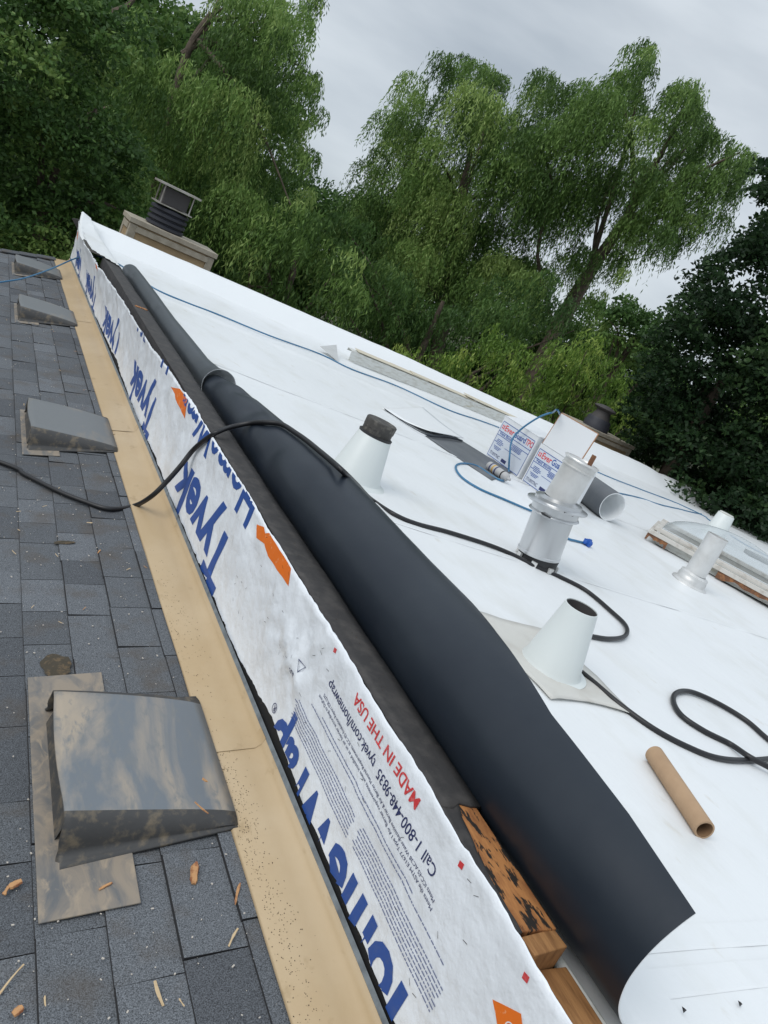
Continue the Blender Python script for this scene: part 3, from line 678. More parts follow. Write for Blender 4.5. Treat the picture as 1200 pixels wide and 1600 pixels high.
sk = mk('skirt', V, [(i*(n+1)+j, (i+1)*(n+1)+j, (i+1)*(n+1)+j+1, i*(n+1)+j+1)[::-1] for i in range(n) for j in range(n)], M['skirt'], b2, True)
s = sk.modifiers.new('s', 'SOLIDIFY'); s.thickness = .002
# ------------------------------------------------------------------ flue pipe
fb = on_roof(836, 880); fb[2] = roofz(fb[0])
fl = empty('flue_pipe', fb, 'tall shiny metal flue pipe with double storm collar in front of the cartons', 'flue pipe')
tl = Matrix.Rotation(math.radians(-8), 3, Vector((math.cos(-YAW)*0+_H[0], _H[1], 0)).normalized())
MB().lathe([(.099, .0), (.1015, .058), (.09, .060), (.09, .064)], 36, cap0=True, cap1=True).build('base_ring', M['darkcap'], fl, smooth=True)
mb = MB()
for k in range(7):
    a = k*.9 + .3; mb.box((.108*math.cos(a), .108*math.sin(a), .018), (.012, .030, .026), Matrix.Rotation(a, 3, 'Z'))
mb.build('tab', M['alu_dull'], fl)
MB().lathe([(.106, .050), (.1095, .052), (.1095, .064), (.107, .066), (.104, .262), (.10, .28)], 48, rot=tl).build('lower_pipe', M['alu'], fl, smooth=True)
MB().lathe([(.106, .255), (.124, .263), (.128, .267), (.124, .273), (.118, .276), (.118, .305), (.138, .309), (.152, .312), (.152, .319), (.140, .323), (.120, .327), (.118, .341), (.084, .347), (.078, .351)], 48, rot=tl, c=(0, 0, 0)).build('storm_collar', M['alu'], fl, smooth=True)
mb = MB()
for a, z in ((3.7, .266), (4.4, .310)): mb.box(tl @ Vector(((.124 if z < .3 else .140)*math.cos(a), (.124 if z < .3 else .140)*math.sin(a), z+.006)), (.02, .05, .005), Matrix.Rotation(a, 3, 'Z'))
mb.build('vent_slot', M['darkcap'], fl)
top = tl @ Vector((0, 0, .342)); t2 = Matrix.Rotation(math.radians(2), 3, Vector((_H[0], _H[1], 0)))
MB().lathe([(.077, .0), (.078, .170), (.085, .173), (.085, .178), (.081, .181), (.081, .204), (.088, .208), (.091, .213), (.088, .218), (.077, .220), (.075, .214), (.001, .214)], 48, top, t2).build('upper_pipe', M['alu_dull'], fl, smooth=True)
q = top + Vector((_R[0]*.045, _R[1]*.045, .24)); MB().box(q, (.02, .042, .05), Matrix.Rotation(-.7, 3, 'Z')).build('rusty_tab', M['torn'], fl)
# small loose pipe standing upside down
sb = on_roof(1076, 912); sb[2] = roofz(sb[0])
sp = empty('flue_pipe', sb, 'short dull metal pipe with wide rim, standing upside down by the skylight', 'flue pipe')
MB().lathe([(.125, .0), (.128, .004), (.126, .010), (.105, .022), (.104, .050), (.100, .055), (.100, .078), (.078, .086), (.075, .090)], 44, rot=Matrix.Rotation(.05, 3, 'X')).build('rim', M['alu_dull'], sp, smooth=True)
MB().lathe([(.074, .088), (.072, .34), (.0735, .345), (.0735, .385), (.071, .386), (.069, .34), (.069, .12)], 44).build('pipe', M['alu_dull'], sp, smooth=True)
# ------------------------------------------------------------------ cartons
def face_text(text, y0, z, em, parent, material, x, bold=.01, length=None):
    me = glyph_mesh(text, em, bold, 2); me.name = 'carton_text'
    xs = [v.co.x for v in me.vertices]; a, b = min(xs), max(xs); sc = length/(b-a) if length else 1
    for v in me.vertices: v.co = Vector((x, y0 - (v.co.x-a)*sc, z + v.co.y))
    me.materials.append(M[material]); o = bpy.data.objects.new('lettering', me); COL.objects.link(o); o.parent = parent; return o
def carton(x, y, w, h, d, label, rz, opened, zoff=0):
    """local: face at x=0 looking to -x, width along y (from +w/2 left to -w/2 right)"""
    r = empty('carton', (x, y, roofz(x)+zoff), label, 'box', 'white cartons of vent boots', (math.radians(0), math.radians(0), rz))
    t = .004; mb = MB()
    mb.box((0, 0, h/2), (t, w, h)); mb.box((d, 0, h/2), (t, w, h)); mb.box((d/2, w/2, h/2), (d-t, t, h)); mb.box((d/2, -w/2, h/2), (d-t, t, h)); mb.box((d/2, 0, t/2), (d-2*t, w-2*t, t))
    mb.build('carton_body', M['carton'], r)
    fp = MB()
    if opened:
        e = MB()
        # far flap stands up showing its white side; brown cut edges
        fp.box((.02, 0, h+.14), (t, w-.01, .275), Matrix.Rotation(.10, 3, 'Y')); 
        e.box((.02, w/2-.004, h+.14), (t*1.8, .006, .277), Matrix.Rotation(.10, 3, 'Y')); e.box((.02, -w/2+.004, h+.14), (t*1.8, .006, .277), Matrix.Rotation(.10, 3, 'Y')); e.box((.034, 0, h+.279), (t*1.8, w-.01, .006))
        fp.box((d/2, w/2+.05, h+.01), (d-.02, .12, t), Matrix.Rotation(-.7, 3, 'X'))
        e.build('cut_edge', M['cartonedge'], r)
        fp.build('flap', M['carton'], r)
    else:
        fp.box((d/4-.002, 0, h+.018), (d/2+.01, w, t), Matrix.Rotation(-.16, 3, 'Y')); fp.box((d*3/4+.002, 0, h+.018), (d/2+.01, w, t), Matrix.Rotation(.16, 3, 'Y'))
        fp.build('flap', M['carton'], r)
    xf = -t/2-.0015; L = w/2-.03
    lb = MB(); lb.box((xf+.0005, 0, h*.45), (.001, w-.035, h*.86)); lb.build('printed_panel', M['label'], r)
    ln = MB()
    zt = h*.88; W2 = w/2-.018
    for zz in (zt, h*.645, h*.55, h*.025): ln.box((xf-.0008, 0, zz), (.001, 2*W2, .005))
    for sg in (-1, 1): ln.box((xf-.0008, sg*W2, (zt+h*.025)/2), (.001, .004, zt-h*.025-.006))
    ln.box((xf-.001, -L*.28, h*.36), (.001, L*1.1, .003))
    ln.build('printed_rule', M['blue'], r)
    k = MB(); k.box((xf-.001, L-.02, h*.76), (.001, .034, .034)); k.build('logo_square', M['red'], r)
    k = MB(); k.box((xf-.0018, L-.02, h*.76), (.001, .006, .034)); k.box((xf-.0018, L-.02, h*.76+.0), (.0012, .034, .004)); k.build('logo_cross', M['label'], r)
    face_text('Ever', L-.048, h*.705, .070, r, 'red', xf-.001, .02, .135*w/.5)
    face_text('Guard', L-.048-.140*w/.5, h*.705, .070, r, 'blue', xf-.001, .02, .165*w/.5)
    face_text('TPO', L-.048-.310*w/.5, h*.705, .070, r, 'red', xf-.001, .02, .10*w/.5)
    face_text('Vent Boots', L-.01, h*.575, .036, r, 'blue', xf-.001, .02, .20)
    ln = MB()
    for i in range(4):
        ln.box((xf-.001, L-.06 - .01*(i % 2), h*(.46-.035*i)-.0), (.001, .07+.03*(i % 3), .005)); ln.box((xf-.001, -L*.35, h*(.52-.028*i)), (.001, .15-.02*(i % 2), .005))
    for i in range(3): ln.box((xf-.001, L-.07, h*(.29-.03*i)), (.001, .11-.02*i, .0045))
    ln.build('small_print', M['blue'], r)
    face_text('771093TNC', L-.005, h*.07, .040, r, 'navy', xf-.001, .01, .15)
    ov = MB(); ov.box((xf-.001, L-.225, h*.10), (.001, .07, .028)); ov.build('printed_badge', M['navy'], r)
    return r
carton(4.14, 4.965, .51, .365, .40, 'closed white carton of vent boots, left of the open one', 0.0, False)
carton(4.16, 4.44, .46, .335, .22, 'open white carton with its flap standing up, behind the flue pipe', 0.03, True)
# printed can lying before the carton
c = on_roof(790, 742, .035)
cn = empty('caulk_can', c, 'small white printed can lying in front of the closed carton', 'can')
rr = Matrix.Rotation(math.radians(-90), 3, 'X')@Matrix.Rotation(.0, 3, 'Z')
c0 = Vector(on_roof(764, 727, .04)) - Vector(c); c1 = Vector(on_roof(797, 750, .04)) - Vector(c); axis = (c1-c0); L = axis.length; q = axis.to_track_quat('Z', 'Y').to_matrix()
MB().lathe([(.001, 0), (.030, 0), (.034, .006), (.034, L*.8), (.028, L*.86), (.012, L*.9), (.010, L)], 20, c0, q, cap0=True, cap1=True).build('can_body', M['can'], cn, smooth=True)
for f, ma in ((.14, 'navy'), (.26, 'amber'), (.38, 'navy'), (.66, 'black')):
    MB().lathe([(.0345, L*f), (.0345, L*(f+.05))], 20, c0, q).build('printed_band', M[ma], cn, smooth=True)
# ------------------------------------------------------------------ roll of membrane behind the flue
e0 = Vector(on_roof(945, 813)); ctr = e0 + Vector((0, 0, .125)); ax = Vector((.10, .99, .0)).normalized()
q = ax.to_track_quat('Z', 'Y').to_matrix()
rl = empty('membrane_roll', e0, 'short rolled offcut of membrane, grey outside and white inside, beside the flue', 'roll')
MB().lathe([(.120, 0), (.124, 0), (.125, .003), (.125, .50), (.118, .50)], 48, ctr-e0, q).build('outer_sheet', M['tpo_grey'], rl, smooth=True)
MB().lathe([(.124, -.001), (.117, -.001), (.113, .02), (.111, .49)], 48, ctr-e0, q).build('inner_sheet', M['tpo_clean'], rl, smooth=True)
# ------------------------------------------------------------------ grey offcut with curled white sheet
def sheet(name, cs, material, label, up=.006, lift=None, cat='membrane sheet', n=12):
    V = []
    for i in range(n+1):
        for j in range(n+1):
            u, v = i/n, j/n; p = cs[0]*(1-u)*(1-v)+cs[1]*u*(1-v)+cs[2]*u*v+cs[3]*(1-u)*v
            V.append((p[0], p[1], roofz(p[0]) + up + (lift(u, v) if lift else 0) + .003*sn(p[0]*4, p[1]*4, 2)))
    o = mk(name, V, [(i*(n+1)+j, (i+1)*(n+1)+j, (i+1)*(n+1)+j+1, i*(n+1)+j+1) for i in range(n) for j in range(n)], material, None, True)
    s = o.modifiers.new('s', 'SOLIDIFY'); s.thickness = .003; s.offset = 1
    return tag(o, label, cat)
P_ = lambda x, y: np.array(on_roof(x, y))
sheet('membrane_offcut', [P_(664, 682), P_(712, 684), P_(800, 738), P_(768, 752)], [M['tpo_grey']], 'flat dark grey membrane strip lying in front of the cartons', .008)
sheet('membrane_offcut', [P_(598, 640), P_(660, 638), P_(722, 690), P_(668, 682)], [M['tpo_clean']], 'white membrane offcut with its corner curling up, above the grey strip', .012, lambda u, v: .075*max(0, v-.45)**1.5*(1.2-u*.5))
mb = MB(); a = P_(600, 641); b = P_(635, 665); c_ = P_(668, 684); d = P_(720, 692)
mb.tube(catmull([a+np.array([0, 0, .012]), b+np.array([0, 0, .012]), c_+np.array([0, 0, .02]), c_*.5+d*.5+np.array([0, 0, .035]), d+np.array([0, 0, .02])], 5), [.004]*10+[.009]*11, 6)
tag(mb.build('rolled_membrane_edge', M['tpo_under'], smooth=True), 'dark rolled edge between the white offcut and the grey strip', 'membrane sheet')
# ------------------------------------------------------------------ long white edge trim against the parapet
tr = empty('edge_trim', (5.1, 7.85, roofz(5.1)), 'long battered white metal trim lying along the far parapet', 'metal trim')
A = np.array([3.72, 7.55]); B = np.array([6.62, 8.02]); n = 40; V = []; V2 = []
dirn = (B-A)/np.linalg.norm(B-A); nr = np.array([-dirn[1], dirn[0]])
for i in range(n+1):
    p = A + (B-A)*i/n; h = .115 + .006*sn(i*.5, 0, 0); z0 = roofz(p[0])
    for off, z in ((0, .006), (.015, h), (.10, h+.01), (.105, h-.02)):
        w = nr*off; V.append((p[0]+w[0]-5.1, p[1]+w[1]-7.85, z0+z-roofz(5.1)))
F = [(i*4+k, (i+1)*4+k, (i+1)*4+k+1, i*4+k+1) for i in range(n) for k in range(3)]
o = mk('trim_face', V, F, M['trimw'], tr); s = o.modifiers.new('s', 'SOLIDIFY'); s.thickness = .004
mb = MB(); random.seed(5)
for i, L_ in ((2, .5), (9, .45), (14, .9), (27, 1.0)):
    p = A + (B-A)*(i+L_*7)/n + nr*.06; z = roofz(p[0]) - roofz(5.1) + .135
    mb.box((p[0]-5.1, p[1]-7.85, z), (L_*1.25, .10, .006), Matrix.Rotation(math.atan2(dirn[1], dirn[0]), 3, 'Z')@Matrix.Rotation(random.uniform(-.03, .05), 3, 'Y')@Matrix.Rotation(.15, 3, 'X'))
mb.build('trim_flange', M['yellowed'], tr)
mb = MB(); p = P_(515, 548)
mb.add([P_(497, 548)-np.array([5.1, 7.85, roofz(5.1)])+np.array([0, 0, .05]), P_(528, 566)-np.array([5.1, 7.85, roofz(5.1)])+np.array([0, 0, .01]), P_(520, 552)-np.array([5.1, 7.85, roofz(5.1)])+np.array([0, 0, .10])], [(0, 1, 2)])
o = mb.build('bent_end', M['alu_dull'], tr); s = o.modifiers.new('s', 'SOLIDIFY'); s.thickness = .004
# ------------------------------------------------------------------ skylight
k0 = on_roof(1006, 842); k0[2] = roofz(k0[0])
dv = (on_roof(1198, 935)-on_roof(1010, 840)); dv[2] = 0; ang = math.atan2(-.80, .60)
sk = empty('skylight', k0, 'clear domed skylight with weathered white frame and torn wooden curb', 'skylight', rot=(0, 0, ang))
LX, LY = 1.32, .80
mb = MB()
for z, h, o_ in ((.082, .036, 0), (.122, .032, .03)):
    a0, a1, b0, b1 = o_, LX-o_, o_, LY-o_; w = .05
    mb.box(((a0+a1)/2, b0+w/2, z), (a1-a0, w, h)); mb.box(((a0+a1)/2, b1-w/2, z), (a1-a0, w, h)); mb.box((a0+w/2, (b0+b1)/2, z), (w, b1-b0-2*w, h)); mb.box((a1-w/2, (b0+b1)/2, z), (w, b1-b0-2*w, h))
mb.build('frame', M['frame'], sk, bevel=.004)
mb = MB()
for (xa, xb) in ((0.0, .18), (.62, LX)):
    V = []; m_ = 24
    for i in range(m_+1):
        x = xa+(xb-xa)*i/m_; low = .045 + .030*sn(x*16, 0, 3) + .02*sn(x*50, 1, 3)
        if i < 3 or i > m_-3: low -= .045
        V += [(x, .012, .064), (x, .012, max(.004, low*.7)), (x, .032, .064), (x, .032, max(.004, low*.7))]
    mb.add(V, [(4*i, 4*i+1, 4*i+5, 4*i+4) for i in range(m_)] + [(4*i+2, 4*i+6, 4*i+7, 4*i+3) for i in range(m_)] + [(4*i+1, 4*i+3, 4*i+7, 4*i+5) for i in range(m_)])
mb.build('torn_curb', M['torn'], sk)
mb = MB(); mb.box((LX/2, LY/2, .032), (LX-.16, LY-.16, .062)); mb.build('curb', M['trimw'], sk)
V = []; n = 22
for i in range(n+1):
    for j in range(n+1):
        u, v = i/n, j/n; s_ = (math.sin(math.pi*u)*math.sin(math.pi*v))**.62
        V.append((.08+(LX-.16)*u, .08+(LY-.16)*v, .138+.21*s_))
dm = mk('dome', V, [(i*(n+1)+j, (i+1)*(n+1)+j, (i+1)*(n+1)+j+1, i*(n+1)+j+1) for i in range(n) for j in range(n)], M['dome'], sk, True)
# white stub and grey strip beyond
c = on_roof(1114, 838); c[2] = roofz(c[0])
s = empty('vent_stub', c, 'short white vent stub standing beyond the skylight dome', 'vent')
MB().lathe([(.17, 0), (.13, .02), (.10, .30), (.095, .305), (.09, .29)], 28).build('cone', M['boot'], s, smooth=True)
MB().lathe([(.088, .05), (.088, .315), (.08, .32), (.001, .318)], 24).build('inner_pipe', M['trimw'], s, smooth=True)
_a = Vector(on_roof(1168, 862, .03)); _b = Vector(on_roof(1275, 915, .03)); _d = _b-_a
tag(MB().box((_a+_b)/2, (_d.length, .16, .05), Matrix.Rotation(math.atan2(_d.y, _d.x), 3, 'Z')).build('insulation_board', M['ventgrey2'], bevel=.006), 'dark grey board lying beyond the skylight at the right edge', 'board')
# ------------------------------------------------------------------ cardboard tube
a = Vector(on_roof(1022, 1178, .027)); b = Vector(on_roof(1101, 1297, .027)); ax = (b-a); L = ax.length; q = ax.to_track_quat('Z', 'Y').to_matrix()
ct = empty('cardboard_tube', a, 'brown cardboard tube lying on the white roof', 'tube')
MB().lathe([(.0205, 0), (.0265, 0), (.0268, .002), (.0268, L-.002), (.0265, L), (.0215, L)], 40, (0, 0, 0), q, wob=.01).build('tube_wall', M['card'], ct, smooth=True)
MB().lathe([(.0214, .0), (.0214, L-.0005)], 40, (0, 0, 0), q).build('tube_bore', M['cardin'], ct, smooth=True)
# ------------------------------------------------------------------ chimneys beyond the parapet
def chase(x, y, zt, w, d, label, kind):
    r = empty('chimney', (x, y, -6.2), label, 'chimney'); h = 6.2 + zt
    mb = MB(); mb.box((0, 0, (h-.06)/2), (w, d, h-.06)); mb.build('chase', M['chase'], r)
    t = MB()
    for sx in (-1, 1):
        for sy in (-1, 1): t.box((sx*(w/2-.03), sy*(d/2-.03), h-.62), (.09, .09, 1.1))
    for sy in (-1, 1):
        t.box((0, sy*(d/2-.0), h-.115), (w-.13, .05, .07)); 
    for sx in (-1, 1): t.box((sx*(w/2), 0, h-.115), (.05, d-.13, .07))
    t.box((0, 0, h-.03), (w+.07, d+.07, .06), None)
    t.build('trim', M['chasetrim'], r, bevel=.004)
    return r, h
def chx(px, y): return on(px, 500, 1, y)[0]
r, h = chase(2.14, 10.35, -.625, 1.04, .56, 'left beige wooden chimney with a dark square cowl beyond the parapet', 0)
# shroud with louvres, metal cowl
mb = MB(); prof = []
for k in range(4): prof += [(.20, k*.065), (.235, k*.065+.012), (.235, k*.065+.042), (.20, k*.065+.056)]
V = MB(); V.lathe(prof, 32, (-.10, 0, h), cap1=True, m=0).build('louvred_shroud', M['terracotta'], r, smooth=True, sharp=25)
c = MB(); c.box((-.10, 0, h+.275), (.44, .44, .012)); c.box((-.10, 0, h+.275+.23), (.50, .50, .022))
for sx in (-1, 1):
    for sy in (-1, 1): c.box((-.10+sx*.18, sy*.18, h+.39), (.014, .014, .22))
c.lathe([(.13, .28), (.13, .42), (.001, .42)], 20, (-.10, 0, h))
MB().box((-.10, 0, h+.385), (.30, .30, .19)).build('mesh_screen', M['darkcone'], r); c.build('cowl', M['galv_old'], r)
r, h = chase(10.28, 10.35, -.735, 1.28, .62, 'right beige wooden chimney with a round dark cone cap beyond the parapet', 1)
MB().lathe([(.24, 0), (.24, .09), (.22, .12), (.22, .17), (.20, .20)], 32, (-.12, 0, h), cap1=True).build('shroud', M['terracotta'], r, smooth=True)
MB().lathe([(.18, .20), (.14, .30), (.14, .34), (.20, .37), (.21, .39), (.19, .41), (.08, .44), (.001, .445)], 32, (-.12, 0, h)).build('cone_cap', M['darkcone'], r, smooth=True)
# ------------------------------------------------------------------ debris on the shingles
def splinter(px, py, L, w, ang, mat_, surf='sh', label=None, up=0.003):
    p = on_sh(px, py, up+.008) if surf == 'sh' else on_roof(px, py, .004)
    L *= .8; w *= .72
    mb = MB(); n = 5; V = []; h = w*.3
    for i in range(n+1):
        t = i/n; ww = w*(random.uniform(.6, 1.15) if 0 < i < n else random.uniform(.25, .9)); x = (t-.5)*L; b = .05*L*math.sin(t*2.4)
        V += [(x, b-ww/2, 0), (x, b+ww/2, 0), (x, b+ww*.3, h), (x, b-ww*.35, h*.9)]
    F = [(i*4+k, i*4+(k+1) % 4, (i+1)*4+(k+1) % 4, (i+1)*4+k)[::-1] for i in range(n) for k in range(4)] + [(0, 1, 2, 3), (n*4+3, n*4+2, n*4+1, n*4)]
    o = mb.add(V, F).build('wood_splinter', mat_)
    o.location = p; o.rotation_euler = (random.uniform(-.06, .06), -math.atan(SHS) if surf == 'sh' else 0, math.radians(ang))
    tag(o, label or 'tiny wood splinter lying on the grey shingles', 'wood chip', 'wood splinters on the shingle roof'); return o
big = [(305, 1365, .060, .026, 75, 'chip', 'largest split wood chip, orange and cream, right of the near vent flange'),
 (365, 1465, .050, .007, 50, 'chip_pale', 'pale straight sliver on the shingles close to the tan flashing'),
 (249, 1552, .055, .010, 105, 'chip_pale', 'tan sliver standing out on the lowest row of shingles'),
 (16, 1535, .085, .006, 48, 'chip_pale', 'long thin pale sliver at the bottom left edge'),
 (24, 1382, .030, .020, 20, 'chip', 'orange wood chip left of the near vent flange'),
 (10, 1392, .022, .012, 60, 'chip', 'small orange chip nearest the left edge beside a larger chip'),
 (305, 1299, .048, .022, 10, 'chip', 'orange chip wedged at the lower edge of the near vent'),
 (28, 1580, .022, .018, 30, 'chip', 'round brown chip in the bottom left corner'),
 (141, 653+0, .02, .006, 40, 'chip_pale', 'pale sliver just below the second vent'),
 (140, 817, .026, .008, -10, 'chip_pale', 'pale splinter on the shingles below the black cord'),
 (155, 862, .030, .008, 60, 'chip', 'orange splinter between the cord and the near vent'),
 (372, 1397, .06, .008, 65, 'chip', 'brown splinter in the joint by the tan flashing')]
random.seed(3)
for (px, py, L_, w, an, ma, lb) in big: splinter(px, py, L_, w, an, M[ma], 'sh', lb)
splinter(315, 1262, .05, .008, 140, M['chip'], 'sh', 'brown stick lying on top of the near vent', up=.06)
splinter(320, 1219, .018, .010, 150, M['chip'], 'sh', 'small orange chip on top of the near vent', up=.065)
splinter(165, 1385, .035, .009, 20, M['chip'], 'sh', 'brown chip on the muddy vent flange', up=.006)
for k in range(34):
    x = random.uniform(.36, .80); y = .8 + 5.2*random.random()**1.6
    if abs(y-1.45) < .45 or abs(y-3.7) < .35: continue
    o = splinter(100, 1500, random.uniform(.010, .026), random.uniform(.003, .006), random.uniform(0, 180), M['chip_pale' if random.random() < .6 else 'chip'])
    o.location = (x, y, shz(x)+.010)
gr = MB()
for k in range(2600):
    x = random.uniform(-.3, .81); y = .6 + 7.5*random.random()**1.4; s = random.choice((.0007, .0009, .0012, .0018, .0028))
    gr.box((x, y, shz(x)+.008), (s*random.uniform(1, 2.4), s, s*.7), Matrix.Rotation(random.random()*3, 3, 'Z'))
tag(gr.build('grit', M['grit']), 'pale grit and wood crumbs scattered over the shingles', 'debris', kind='stuff')
gd = MB()
for k in range(1300):
    c_ = random.choice(((.838, 1.32, .02, .10), (.835, 1.10, .02, .18), (.84, 2.0, .03, .22), (.85, .95, .02, .2), (1.02, 2.2, .025, 1.0), (.96, 0, 0, 0)))
    if c_[2] == 0: continue
    x = random.gauss(c_[0], c_[2]); y = random.gauss(c_[1], c_[3]); s = random.uniform(.0004, .0013)
    if .812 < x < .925: z = -1.2165 + (x-.813)*.23
    elif .975 < x < 1.06 and y > .95: z = -.797
    else: continue
    gd.box((x, y, z+.001), (s*1.6, s, s*.8), Matrix.Rotation(random.random()*3, 3, 'Z'))
tag(gd.build('dirt_specks', M['dirt']), 'dark dirt specks on the tan flashing', 'debris', kind='stuff')
# brown muck above near vent, leaf fragment
def blob(px, py, rx, ry, h, material, name, label, cat, up=.006):
    p = on_sh(px, py, up); V = [(0, 0, h)]; n = 18
    for ring, f in ((1, .5), (2, 1.0)):
        for k in range(n):
            a = 2*math.pi*k/n; q = f*(1+.35*sn(math.cos(a)*2+px, math.sin(a)*2, ring)); V.append((rx*q*math.cos(a), ry*q*math.sin(a), h*(.8 if ring == 1 else 0) + (.003*random.random()) + SHS*rx*q*math.cos(a)))
    F = [(0, 1+k, 1+(k+1) % n) for k in range(n)] + [(1+k, 1+n+k, 1+n+(k+1) % n, 1+(k+1) % n) for k in range(n)]
    o = mk(name, V, F, material, None, True); o.location = p; return tag(o, label, cat)
blob(88, 1040, .038, .05, .008, M['dirt'], 'mud_patch', 'patch of dark mud and twigs above the near vent flange', 'mud')
blob(101, 848, .035, .012, .004, M['dirt'], 'dead_leaf', 'dark dead leaf on the shingles below the black cord', 'leaf')
# small dark flecks on the white roof
for (x, y, lb) in ((1068, 1583, 'left'), (1156, 1573, 'right')):
    p = on_roof(x, y, .003); o = mk('metal_fleck', [(0, 0, 0), (.012, .003, .001), (.004, .010, .003), (.003, .004, .006)], [(0, 1, 2), (0, 1, 3), (1, 2, 3), (0, 2, 3)], M['darkcap']); o.location = p
    tag(o, 'tiny dark fleck on the white roof, %s one of two near the bottom edge' % lb, 'scrap')
# ------------------------------------------------------------------ trees
def leafmesh(name, C, D, Wd, Ln, Wi, tone, material, parent):
    """C centres (n,3), D long axis (n,3) unit, Wd width axis unit, Ln, Wi sizes"""
    n = len(C); Ln = Ln[:, None]; Wi = Wi[:, None]
    nrm = np.cross(D, Wd)
    a = C - D*Ln*.5; b = C + Wd*Wi*.5 + nrm*Wi*.15; c = C + D*Ln*.5; d = C - Wd*Wi*.5 + nrm*Wi*.15
    V = np.stack([a, b, c, d], 1).reshape(-1, 3).astype(np.float32)
    me = bpy.data.meshes.new(name); me.vertices.add(4*n); me.vertices.foreach_set('co', V.ravel()); me.loops.add(4*n); me.loops.foreach_set('vertex_index', np.arange(4*n, dtype=np.int32))
    me.polygons.add(n); me.polygons.foreach_set('loop_start', np.arange(0, 4*n, 4, dtype=np.int32)); me.polygons.foreach_set('loop_total', np.full(n, 4, dtype=np.int32))
    me.update(calc_edges=True); at_ = me.attributes.new('tone', 'FLOAT', 'FACE'); at_.data.foreach_set('value', np.clip(tone, 0, 1).astype(np.float32)); me.materials.append(material)
    o = bpy.data.objects.new(name, me); COL.objects.link(o); o.parent = parent; return o
def unit(a): return a/np.maximum(np.linalg.norm(a, axis=-1, keepdims=True), 1e-6)
def willow(cl, sc, dens=1.0, hang=1.0, leaf=1.0):
    """cl: list of (centre, radius); returns leaf arrays; each clump = a fountain of hanging strands"""
    C = []; D = []; T = []
    for (c, r, tn) in cl:
        ns = max(8, int(64*dens*min(r, 1.6)**1.3))
        az = RNG.uniform(0, 2*np.pi, ns); rad = r*np.sqrt(RNG.uniform(0, 1, ns))
        out = np.stack([np.cos(az), np.sin(az), np.zeros(ns)], 1)
        root = c + out*rad[:, None]*.75; root[:, 2] += r*.55*np.sqrt(np.maximum(0, 1-(rad/r)**2)) + RNG.normal(0, .10*r, ns)
        L = hang*r*RNG.uniform(.7, 1.75, ns); step = .075*leaf; m = int(np.max(L)/step)+1
        t = np.arange(m)*step
        s = t[None, :]/L[:, None]
        bow = .32*r*(1-np.exp(-2.6*s))
        sway = RNG.normal(0, .10, (ns, 2))
        P = root[:, None, :] + out[:, None, :]*bow[..., None]
        P[..., 0] += sway[:, :1]*t; P[..., 1] += sway[:, 1:]*t
        P[..., 2] += .16*r*np.sin(np.minimum(s*3.2, np.pi))*(rad/r)[:, None] - L[:, None]*(s**1.25)
        ok = (s <= 1)
        P = P[ok]; side = RNG.normal(0, 1, P.shape); d = unit(np.array([0, 0, -1.]) + side*.42)
        P = P + side*.035*leaf
        C.append(P); D.append(d); T.append(np.broadcast_to((tn + RNG.normal(0, .12, ns))[:, None], ok.shape)[ok] + RNG.normal(0, .10, len(P)))
    C = np.concatenate(C); D = np.concatenate(D); T = np.concatenate(T)
    W = unit(np.cross(D, RNG.normal(0, 1, D.shape))); n = len(C)
    return C, D, W, RNG.uniform(.10, .19, n)*leaf, RNG.uniform(.026, .044, n)*leaf, T
def broad(cl, dens=1.0, leaf=1.0):
    C = []; D = []; T = []
    for (c, r, tn) in cl:
        n = int(520*dens*min(r, 2)**2)
        u = unit(RNG.normal(0, 1, (n, 3))); u[:, 2] = np.where(u[:, 2] < -.3, -u[:, 2]*.6, u[:, 2])
        lump = 1 + .22*np.sin(u[:, 0]*5+c[0])*np.sin(u[:, 1]*5+c[1])*1.0 + .12*np.sin(u[:, 2]*9+c[2])
        P = c + u*(r*lump*RNG.uniform(.62, 1.05, n)**.5)[:, None]*np.array([1, 1, .82])
        d = unit(u*.7 + RNG.normal(0, .7, (n, 3)) + np.array([0, 0, -.25]))
        C.append(P); D.append(d); T.append(tn + RNG.normal(0, .2, n))
    C = np.concatenate(C); D = np.concatenate(D); T = np.concatenate(T)
    W = unit(np.cross(D, RNG.normal(0, 1, D.shape))); n = len(C)
    return C, D, W, RNG.uniform(.12, .21, n)*leaf, RNG.uniform(.07, .12, n)*leaf, T
